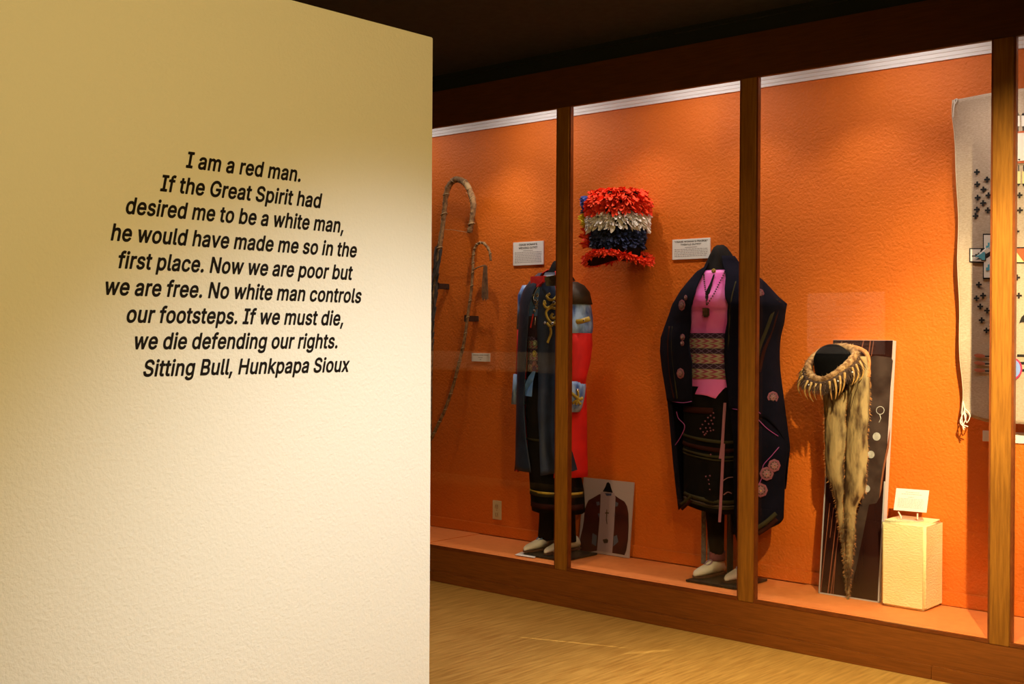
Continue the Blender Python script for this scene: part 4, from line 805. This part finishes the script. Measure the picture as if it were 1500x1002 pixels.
# sleeves
def sleeve(segs, y0, nm_side):
    """segs: (name, material, rows[(py, L, R)])"""
    for name, m_, rows in segs:
        rings = []
        for i in range(len(rows)):
            py, L_, R2, yy = rows[i]; c = aty((L_+R2)/2, py, yy); e = (R2-L_)/2/FPX*(c-CAM).dot(fw)
            rings.append([Vector((c.x+e*math.cos(a), c.y+e*math.sin(a), c.z)) for a in [2*PI*k/20 for k in range(20)]])
        obj(name, loftrings(rings), m_, we, True)
sleeve([('sleeve_cap', m_brown, [(413,832,846,5.12),(418,828,856,5.12),(428,823,864,5.11),(446,821,868,5.105)]),
        ('sleeve_band', m_blue, [(440,824,865,5.11),(448,823,866,5.108),(465,824,868.5,5.105),(480,825,869,5.10),(487,826,868,5.10),(490,828,866,5.10)]),
        ('sleeve', m_red, [(485,827,867,5.10),(505,827,868,5.095),(530,826,865,5.08),(550,826,860,5.07),(565,827,857,5.06)]),
        ('cuff', m_blue, [(558,823,857,5.06),(566,822,858.5,5.06),(580,821,857,5.055),(596,820,853,5.05),(603,821,850,5.05)])], 5.1, 1)
def fr(px, py, y): return aty(px, py, y)
for pts, rr in (([(834,474),(842,472),(850,471),(857,469),(863,467)], .015), ([(836,575),(842,580),(848,584),(853,582)], .010), ([(838,590),(844,586),(850,592)], .009), ([(845,572),(846,580),(843,592)], .008)):
    P = [];
    for a, c in pts:
        # on the sleeve surface: cylinder around the sleeve axis
        ya = 5.10 if c < 520 else 5.055; cxp = 846.5 if c < 520 else 838.5; hw = 22 if c < 520 else 18.5
        lat = max(-.98, min(.98, (a-cxp)/hw)); e = hw/FPX*6.55; P.append(aty(a, c, ya-0)-fw*(e*math.sqrt(1-lat*lat)+.003))
    obj('gold_scroll', tube(catmull(P, 4), rr, 6, flat=.35), m_gold, we, True)
for a, c, ya, e in ((855,470,5.10,.075),(845,571,5.055,.062)):
    p = aty(a, c, ya)-fw*e; b = bmesh.new(); bmesh.ops.create_uvsphere(b, u_segments=12, v_segments=8, radius=.010); bmesh.ops.translate(b, verts=b.verts, vec=p); obj('silver_button', b, m_silver, we, True)
sleeve([('sleeve_band', m_blue, [(418,765,780,5.13),(432,758.5,778,5.13),(455,758,776,5.13),(482,756.5,774,5.13)]),
        ('sleeve', m_red, [(478,757.5,774,5.13),(510,756.5,775,5.12),(555,754.5,775,5.10)]),
        ('cuff', m_blue, [(548,752,774,5.10),(570,750.5,772,5.10),(592,748.5,770,5.10)])], 5.1, -1)
line_on(we, 'coat_piping', wP, [(757,610),(761,640),(757,665),(754,690)], m_rust, .003, .014)
for (tx, ty, hx_, hy_, mm) in ((768,809,813,801,'blue_bead'), (798,813,846,803,'blue_bead_2')):
    T_ = atz(tx, ty, zf); H_ = atz(hx_, hy_, zf); moccasin(we, H_, T_, None, mat(mm, (.10,.20,.45), .5)); A_ = H_.lerp(T_, .30); leg(we, A_.x, A_.y, m_skirt, .262, .75, .046, .06, (wx+(-.07 if tx < 780 else .02), wy))

# ------------------------------------------------------------------ leaning photograph of the coat from behind
PP = empty('jacket_photograph', (-4.03, 5.30, ZD), 'leaning photograph of a maroon jacket seen from behind, beside the wedding outfit', 'photograph')
def lean(base, y0, y1, h):
    tilt = math.atan2(y1-y0, h)
    def f(u, v, d=0): return Vector((u, y0+v*math.sin(tilt)-d*math.cos(tilt), ZD+v*math.cos(tilt)-d*math.sin(tilt)*-1*-1))
    n = Vector((0, -math.cos(tilt), math.sin(tilt)))
    def f2(u, v, d=0): return Vector((u, y0+v*math.sin(tilt), ZD+v*math.cos(tilt)))+n*d
    return f2, n
f2, n2 = lean(None, 5.302, 5.345, .41)
def slab(f, n, x0, x1, h, d): return fillpoly([f(x0,0), f(x1,0), f(x1,h), f(x0,h)], d, -n)
obj('backing_board', slab(f2, n2, -4.205, -3.855, .41, .007), m_lav, PP)
def onp(f, n, origin):
    def g(px, py, d=0):
        r_ = ray(px, py); t = (origin-CAM).dot(n)/r_.dot(n); return CAM+r_*t+n*d
    return g
g2 = onp(f2, n2, f2(-4, 0))
c8 = lambda x, y: (850+x/7.71, 690+y/7.71)
def pr(name, pts, m_, d, root=PP, g=g2, n=n2): return obj(name, fillpoly([g(a, b_, d) for a, b_ in pts], .0004, n), m_, root)
pr('printed_jacket', [c8(*p) for p in ((215,262),(150,300),(95,330),(75,370),(52,430),(40,560),(28,640),(0,760),(0,930),(190,900),(360,925),(500,950),(520,900),(540,780),(548,620),(545,480),(530,400),(500,345),(440,310),(390,275),(300,250))], m_maroonj, .0004)
pr('printed_strip', [c8(*p) for p in ((232,238),(385,248),(400,300),(385,600),(362,925),(190,900),(215,600),(228,400))], m_lav2, .0010)
pr('printed_neck', [c8(*p) for p in ((255,232),(370,245),(350,190),(338,145),(320,125),(300,135),(285,180))], m_black, .0014)
pr('printed_necklace', [c8(*p) for p in ((280,250),(355,255),(350,280),(300,282))], m_pln, .0016)
pr('printed_cross', [c8(*p) for p in ((298,435),(306,436),(306,465),(325,470),(325,482),(306,480),(300,540),(308,600),(302,602),(292,545),(296,480),(283,482),(283,470),(297,465))], m_brown, .0016)
pr('printed_emblem', [c8(*p) for p in ((255,775),(300,765),(318,780),(312,812),(270,816))], m_brown, .0016)
for q_ in (((140,700),(190,730),(180,850),(130,820)), ((380,740),(415,720),(430,800),(375,850)), ((180,350),(215,345),(222,380),(190,395)), ((400,345),(432,365),(420,400),(395,400)), ((200,480),(222,478),(215,530)), ((382,480),(402,490),(384,515))):
    pr('printed_patch', [c8(*p) for p in q_], mat('blue_grey_print', (.10,.11,.16), .5), .0010)

# ------------------------------------------------------------------ bear claw necklace, its board, the velvet form
YB0, YB1, HB = 5.190, 5.318, 1.20
PB = empty('necklace_photograph', (-2.525, YB0, ZD), 'tall dark maroon photograph board leaning on the orange wall behind the claw necklace', 'photograph')
f3, n3 = lean(None, YB0, YB1, HB)
obj('foam_core', slab(f3, n3, -2.672, -2.374, HB, .036), m_foam, PB)
g3 = onp(f3, n3, f3(-2.5, 0))
obj('print_face', fillpoly([f3(-2.672,.001,.0002), f3(-2.374,.001,.0002), f3(-2.374,HB-.001,.0002), f3(-2.672,HB-.001,.0002)], .0008, n3), m_print, PB)
obj('clear_edge', fillpoly([f3(-2.673,0,.001), f3(-2.667,0,.001), f3(-2.667,.62,.001), f3(-2.673,.62,.001)], .002, n3), m_inkl, PB)
obj('clear_edge', fillpoly([f3(-2.380,0,.001), f3(-2.373,0,.001), f3(-2.373,.55,.001), f3(-2.380,.55,.001)], .002, n3), m_inkl, PB)
obj('clear_edge', fillpoly([f3(-2.673,0,.001), f3(-2.373,0,.001), f3(-2.373,.006,.001), f3(-2.673,.006,.001)], .002, n3), m_inkl, PB)
c7 = lambda x, y: (1150+x/2.276, 480+y/2.276)
def pb(name, pts, m_, d): return obj(name, fillpoly([g3(*c7(*p), d) for p in pts], .0004, n3), m_, PB)
pb('printed_pelt', ((282,100),(300,93),(355,100),(360,110),(352,200),(345,330),(338,400),(325,480),(318,560),(305,585),(280,590),(270,640),(258,700),(240,790),(215,885),(208,880),(225,750),(235,640),(262,560)), m_printp, .0012)
pb('printed_fur_edge', ((352,330),(347,400),(330,480),(322,540),(315,570),(318,530),(326,470),(340,400)), m_printl, .0018)
for a, b_, w_ in (((262,44),(256,70),1.6),((285,44),(278,100),1.6),((296,44),(288,95),1),((150,585),(118,890),1.2),((172,640),(142,895),1.5),((182,660),(152,895),1.2),((162,600),(150,700),1),((175,700),(160,890),.8)):
    pb('printed_fold', ((a[0]-w_,a[1]),(a[0]+w_,a[1]),(b_[0]+w_,b_[1]),(b_[0]-w_,b_[1])), m_printl, .0012)
for cx7, cy7, r7 in ((306,363,13),(287,423,12),(272,537,12)):
    pb('printed_disc', [(cx7+r7*math.cos(2*PI*k/20), cy7+r7*1.05*math.sin(2*PI*k/20)) for k in range(20)], m_printd, .0020)
b = tube([g3(*c7(318+13*math.cos(2*PI*k/18), 276+13*math.sin(2*PI*k/18)), .002) for k in range(18)], .0016, 5, closed=True); obj('printed_loop', b, m_printd, PB)
b = tube([g3(*c7(x, y), .002) for x, y in ((316,288),(320,303),(314,316))], .0016, 5); obj('printed_claw', b, m_printd, PB)

VF = aty(1219, 529, 5.06)
vf = empty('display_form', (VF.x, 5.06, ZD), 'black velvet neck form with a domed top, inside the claw necklace', 'display stand')
rings = []
for t in range(12):
    a = PI/2*t/11; rings.append([Vector((VF.x+.083*math.cos(a)*math.cos(q_)+.0, 5.06+.083*math.cos(a)*math.sin(q_), VF.z+.078*math.sin(a))) for q_ in [2*PI*k/24 for k in range(24)]])
rings = [[Vector((VF.x+.05*math.cos(q_), 5.075+.05*math.sin(q_), VF.z-.14)) for q_ in [2*PI*k/24 for k in range(24)]], [Vector((VF.x+.075*math.cos(q_), 5.06+.075*math.sin(q_), VF.z-.06)) for q_ in [2*PI*k/24 for k in range(24)]]]+rings
obj('dome', loftrings(rings[:-1]), m_velvet, vf, True)
obj('mounting_arm', tube([(VF.x, 5.08, VF.z-.10), (VF.x, 5.20, VF.z-.11), (VF.x, 5.292, VF.z-.11)], .012, 8), m_plate, vf, True)

bc = empty('bear_claw_necklace', (-2.50, 5.10, ZD), 'fur collar hung with long amber claws and trailing tan pelts', 'necklace')
rp = [(1252,519,5.10),(1244,531,5.03),(1233,541,4.985),(1218,552,4.95),(1205,557,4.95),(1193,554,4.975),(1185.5,546,5.02),(1184.5,535,5.07),(1190,526,5.12),(1206,514,5.165),(1230,508,5.175),(1246,511,5.14)]
RC = catmull([aty(a, b_, y) for a, b_, y in rp], 5, True)
obj('fur_collar', tube(RC, .0175, 10, closed=True, jit=.14), m_fur, bc, True)
ctr = sum(RC, Vector())/len(RC)
pts = []; ptsd = []
for p in RC:
    o_d = (p-ctr); o_d.z = 0; o_d.normalize()
    for _ in range(34): pts.append((p+Vector((random.uniform(-.008,.008), random.uniform(-.008,.008), random.uniform(-.012,.012))), o_d*.6+Vector((0,0,random.uniform(-.6,.8)))))
    for _ in range(22): ptsd.append((p+o_d*.014+Vector((random.uniform(-.008,.008), random.uniform(-.008,.008), -.014)), o_d*.8+Vector((0,0,-.9))))
o = obj('collar_fur', blades(pts, .024, .0020, None, .2, .5, 1), m_fur, bc); o['kind'] = 'stuff'
o = obj('dark_under_fur', blades(ptsd, .046, .0032, None, .3, .35, 2), m_furd, bc); o['kind'] = 'stuff'
obj('dark_band', tube([p+Vector((p.x-ctr.x, p.y-ctr.y, 0)).normalized()*.014+Vector((0,0,-.018)) for p in RC], .013, 8, closed=True), m_furd, bc, True)
# one claw, copied around the collar
cm = tube(catmull([(0,0,.004), (.012,0,-.016), (.017,0,-.038), (.012,0,-.060), (-.002,0,-.080)], 3), lambda t: .0058*(1-t)**.6+.0006, 7)
claw0 = None
for k in range(0, 60, 2):
    if k % 10 == 8: continue
    p = RC[k % len(RC)]; o_d = Vector((p.x-ctr.x, p.y-ctr.y, 0)).normalized()
    if claw0 is None: claw0 = obj('claw', cm, m_claw, None, True); c = claw0
    else: c = claw0.copy(); COL.objects.link(c)
    c.parent = bc; q_ = p+o_d*.026+Vector((0,0,-.020)); c.location = q_-bc.location
    c.rotation_euler = (random.uniform(-.15,.15), random.uniform(-.15,.15), math.atan2(o_d.y, o_d.x)+random.uniform(-.2,.2)); sc = random.uniform(.85,1.1); c.scale = (sc, sc, sc)
    b = bmesh.new(); bmesh.ops.create_icosphere(b, subdivisions=1, radius=.004); bmesh.ops.translate(b, verts=b.verts, vec=RC[(k+1)%60]+o_d*.036+Vector((0,0,-.03))); obj('bead', b, m_bead2, bc, True) if k % 3 == 0 else b.free()
Lp = [(575,1207),(600,1207.5),(625,1209),(664,1209),(700,1211),(711,1219),(739,1225.6),(779,1231),(814,1236),(853,1239.5),(874,1242)]
Rp = [(522,1270),(550,1273),(581,1274),(612,1273),(634,1270),(664,1271),(691,1269),(720,1266.5),(733,1261),(738,1255.5),(761,1253),(788,1252),(823,1248),(853,1245),(876,1243.5)]
tb_ = lambda tab: (lambda y: polyline_tab(tab)(y))
Lf, Rf = tb_(Lp), tb_(Rp); Mf = tb_([(515,1249),(560,1243),(600,1241),(640,1240),(690,1238),(740,1236),(800,1239),(876,1243)])
ysurf = lambda py: 5.135+.035*min(1, max(0, (py-520)/350)) 
def pelt(A, B, p0, p1, bulge, m_, yoff, n=46, k=12):
    b = bmesh.new(); G = []
    for i in range(n+1):
        py = p0+(p1-p0)*i/n; row = []
        for j in range(k+1):
            t = j/k; px = A(py)+(B(py)-A(py))*t+(random.uniform(-.8,.8) if j in (0,k) else 0)
            wv = max(.15, min(1, (B(py)-A(py))/28)); y = ysurf(py)+yoff-bulge*wv*math.sin(PI*t)+.004*math.sin(py*.09+t*5)*wv
            row.append(b.verts.new(aty(px, py, y)))
        G.append(row)
    for i in range(n):
        for j in range(k): b.faces.new((G[i][j], G[i][j+1], G[i+1][j+1], G[i+1][j]))
    return b, G
for nm, A, B, p0, p1, bu, yo in (('pelt_left', Lf, Mf, 572, 874, .020, .0), ('pelt_right', Mf, Rf, 522, 872, .026, -.006)):
    b, G = pelt(A, B, p0, p1, bu, m_pelt, yo)
    edge = [(r_[0].co.copy(), (-1,-.2,-.5)) for r_ in G]+[(r_[-1].co.copy(), (1,.2,-.5)) for r_ in G]
    edge = [(p+Vector((random.uniform(-.003,.003), random.uniform(-.004,.002), random.uniform(-.010,.010))), d) for p, d in edge for _ in range(8)]
    tail = [(random.choice(random.choice(G[30:])).co.copy(), (random.uniform(-.4,.4),-.6,-1)) for _ in range(500)]
    pe = obj(nm, b, m_pelt, bc, True, .006)
    o = obj('fur_edge', blades(edge, .011, .0012, None, .2, .4, 1), m_furo, pe); o['kind'] = 'stuff'
    o = obj('tail_fur', blades(tail, .018, .0016, None, .2, .4, 1), m_pelt, pe); o['kind'] = 'stuff'
obj('thong', tube(catmull([aty(1259,552,5.0), aty(1255,570,5.02), aty(1250,583,5.07), aty(1246,600,5.1)], 4), .0014, 5), m_furd, bc)
# loop of fur rolling over behind the collar at the right
obj('fur_loop', tube(catmull([aty(1236,508,5.19), aty(1252,509,5.19), aty(1265,514,5.18), aty(1271,522,5.16), aty(1272,536,5.14), aty(1272,552,5.13)], 5), .011, 8, jit=.12), m_furo, bc, True)

# ------------------------------------------------------------------ pedestal and its placard
pd = box(-2.347, -2.140, 5.142, 5.342, ZD, .588); bmesh.ops.bevel(pd, geom=pd.edges[:], offset=.013, segments=4, affect='EDGES')
tag(obj('pedestal', pd, m_yell, None, True), 'short yellow textured pedestal block carrying a white placard', 'pedestal')
wn = bpy.data.objects['pedestal'].modifiers.new('normals', 'WEIGHTED_NORMAL'); wn.weight = 100
pl = empty('placard', (-2.235, 5.20, .588), 'white placard on a clear stand on top of the yellow pedestal', 'placard')
cA = [(1309,747,5.195),(1357,751,5.195),(1361,718.5,5.215),(1313,715,5.215)]
Q = [aty(*c) for c in cA]; nn = (Q[1]-Q[0]).cross(Q[3]-Q[0]).normalized(); nn = nn if nn.y < 0 else -nn
obj('card', fillpoly(Q, .002, -nn), m_card, pl)
b = bmesh.new()
def onq(u, v): return Q[0].lerp(Q[1], u).lerp(Q[3].lerp(Q[2], u), v)+nn*.0008
def bar(u0, u1, v, h):
    vs = [b.verts.new(onq(u, w_)) for u, w_ in ((u0, v), (u1, v), (u1, v+h), (u0, v+h))]; b.faces.new(vs)
for v, u0, u1 in ((.84,.30,.72),(.75,.18,.82),(.62,.40,.56)): 
    u = u0
    while u < u1: l = random.uniform(.03,.08); bar(u, min(u+l, u1), v, .028); u += l+.014
for k in range(7):
    u = .10
    while u < .86: l = random.uniform(.03,.09); bar(u, min(u+l, .88), .54-k*.065, .02); u += l+.015
obj('body_text', b, mat('light_grey_ink', (.50,.47,.45), .6), pl)['kind'] = 'stuff'
es = obj('clear_stand', tube([aty(1316,750,5.19), aty(1320,757,5.185), aty(1320,760,5.18)], .0035, 6), m_acr, pl)
obj('clear_stand', tube([aty(1344,752,5.19), aty(1344,758,5.185), aty(1344,761,5.18)], .0035, 6), m_acr, pl)
obj('stand_base', box(-2.285, -2.185, 5.18, 5.235, .5885, .5925, bev=.001), m_acr, pl)

# ------------------------------------------------------------------ woven rug
rg = empty('woven_rug', (-1.55, 5.29, 1.04), 'tan woven rug with small black crosses hanging on the orange wall', 'rug')
XL = polyline_tab([(1.04,-2.045),(1.15,-2.035),(1.3,-2.045),(1.69,-2.052),(2.1,-2.068),(2.40,-2.088),(2.46,-2.080)])
def ry_(u, v):
    w_ = max(0, 1-u/.10); return 5.275+.010*math.sin(v*9+1)*w_+.008*math.sin(v*23)*w_*w_+.006*math.sin(u*14+v*3)
def rugp(u, v):
    """u 0..1 across, v 0..1 up"""
    zt_ = 2.457+.014*min(1, u*5); zb_ = 1.07-.03*min(1, u*9); z = zb_+(zt_-zb_)*v; xl = XL(z); return Vector((xl+(-1.02-xl)*u, ry_(u, v), z))
b = bmesh.new(); G = [[b.verts.new(rugp((i/60)**1.3, j/80)) for j in range(81)] for i in range(61)]
for i in range(60):
    for j in range(80): b.faces.new((G[i][j], G[i+1][j], G[i+1][j+1], G[i][j+1]))
obj('rug_cloth', b, m_weave, rg, True, .004)
b = tube([rugp(0, j/40)+Vector((-.001,-.002,0)) for j in range(41)], .0022, 6); obj('selvedge_cord', b, mat('tan_selvedge', (.62,.48,.34), .9), rg, True)
def rp_(px, py):
    # find rug surface depth by refinement
    p = aty(px, py, 5.275)
    for _ in range(3):
        u = max(0, min(1, (p.x-XL(p.z))/(-1.02-XL(p.z)))); v = (p.z-1.05)/1.41; p = aty(px, py, ry_(u, v)-.0045)
    return p
def rpoly(name, pts, m_, d=0): return obj(name, fillpoly([rp_(a, c)-Vector((0,d,0)) for a, c in pts], .0012), m_, rg)
cr = [(-.3,-1),(.3,-1),(.3,-.3),(1,-.3),(1,.3),(.3,.3),(.3,1),(-.3,1),(-.3,.3),(-1,.3),(-1,-.3),(-.3,-.3)]
c0 = None
def cross(p, s=.0125):
    global c0
    if c0 is None: c0 = obj('woven_cross', fillpoly([Vector((a*.0125, 0, c*.0125)) for a, c in cr], .0012), m_wovk, None); o = c0
    else: o = c0.copy(); COL.objects.link(o)
    o.parent = rg; o.location = p-rg.location
for a, c in ((1431,252),(1446,263),(1431.5,270),(1440.5,277.5),(1432,289.5),(1440,297.5),(1431,307),(1447,308),(1429,316.5),(1493.5,286),(1494,308),(1489,339),(1490,406.5),(1492.5,433),(1434,417),(1440,433),(1430.5,437),(1436,449),(1446,455),(1438,469),(1445,484),(1448,286)):
    cross(rp_(a, c))
for k in range(46):
    x = random.uniform(-1.70,-1.08); z = random.choice((random.uniform(1.85,2.08), random.uniform(1.36,1.64))); cross(Vector((x, ry_(.5, .5)-.012, z)))
c3_ = lambda x, y: (1390+x/5.01, 310+y/5.01)
rpoly('woven_emblem_outline', [c3_(*p) for p in ((150,268),(250,268),(250,162),(420,162),(420,268),(420,378),(420,495),(250,495),(250,378),(150,372))], m_wovk, .0)
rpoly('woven_emblem', [c3_(*p) for p in ((160,276),(258,276),(258,172),(410,172),(410,485),(258,485),(258,368),(160,364))], m_wovw, .0015)
rpoly('woven_steps_outline', [c3_(*p) for p in ((172,322),(195,322),(195,312),(215,312),(215,302),(235,302),(235,290),(275,290),(275,362),(240,362),(240,350),(220,350),(220,338),(195,338),(195,330),(172,330))], m_brown, .0030)
rpoly('woven_steps', [c3_(*p) for p in ((200,324),(218,322),(222,310),(238,308),(242,297),(268,297),(268,356),(245,356),(243,346),(225,344),(222,334),(200,332))], m_wovt, .0045)
for yy in (228, 388): rpoly('woven_steps', [c3_(*p) for p in ((275,yy+22),(288,yy+22),(288,yy),(300,yy),(300,yy+44),(275,yy+44))], m_wovt, .0030)
# broad arm to the right of the post
rpoly('woven_bar', [(1470,362),(1500,362),(1520,362),(1520,386),(1470,386)], m_wovk, .0)
rpoly('woven_bar', [(1470,364),(1520,364),(1520,384),(1470,384)], m_wovy, .0015)
rpoly('woven_bar', [(1486,364),(1520,364),(1520,384),(1501,384)], m_wovo, .003)
rpoly('woven_field_edge', [(1470,194),(1560,187),(1560,234),(1470,241)], m_wovo, .0)
rpoly('woven_field', [(1470,197),(1560,190),(1560,230),(1470,238)], m_wovw, .0015)
rpoly('woven_dash', [(1492,233),(1496.5,232.5),(1496.5,235),(1492,235)], m_wovk, .003)
def feather(px, py0, py1, w_, m_, flip):
    rpoly('woven_feather', [(px-w_,py0),(px+w_,py0),(px+w_*.9,py1),(px-w_*.9,py1)], m_, .0)
    a, c = (py0, py0-4) if flip else (py1, py1+4); rpoly('woven_feather_tip', [(px-w_,a),(px+w_,a),(px,c)], m_wovk, .0015)
    a, c = (py1, py1+9) if flip else (py0-9, py0); rpoly('woven_quill', [(px-.7,a),(px+.7,a),(px+.7,c),(px-.7,c)], m_wovk, .0015)
for px in (1484.5, 1491.5, 1499, 1507, 1515): feather(px, 169, 185, 2.6, m_wovw, True); feather(px+1, 251, 269, 2.6, m_wovy, False)
for py in (521, 532, 542.5):
    rpoly('woven_feather', [(1426,py-1),(1431,py-3),(1438,py-2.2),(1443,py-.5),(1443,py+2),(1436,py+3),(1430,py+2)], mat('salmon_yarn', (.50,.15,.08), .9), .0)
    rpoly('woven_quill', [(1443,py),(1460,py+.5),(1460,py+2),(1443,py+2)], m_wovk, .0)
    rpoly('woven_quill', [(1490,py-2),(1520,py-1.5),(1520,py+2),(1490,py+1.5)], m_wovk, .0)
ce = rp_(1480, 540)
def disc(r_, d, m_, nm): obj(nm, fillpoly([ce+Vector((r_*math.cos(2*PI*k/28), -.006-d, r_*math.sin(2*PI*k/28))) for k in range(28)], .0012), m_, rg)
disc(.052, 0, mat('crimson_yarn', (.50,.03,.10), .9), 'woven_disc_edge'); disc(.045, .0015, m_wovb, 'woven_disc')
rpoly('woven_cap', [(1493,474),(1496,465),(1500,461),(1504,461),(1504,477),(1500,472),(1496,472)], m_wovk, .0)
# knotted cords at the corners
for pts in ([(1411,588),(1413,600),(1408,612),(1407,620),(1414,627)], [(1411,590),(1409,604),(1410,622),(1412,630)], [(1413,598),(1421,608),(1416,619),(1412,604)], [(1407,616),(1411,622),(1418,625)], [(1413,602),(1415,612),(1411,622)]):
    obj('corner_cord', tube(catmull([aty(a, c, 5.262) for a, c in pts], 5), .0022, 6), m_cord, rg, True)
for pts in ([(1400,152),(1398,147),(1402,145),(1401,150)], [(1399,150),(1397,160),(1396,172)]):
    obj('corner_cord', tube(catmull([aty(a, c, 5.262) for a, c in pts], 5), .002, 6), m_cord, rg, True)
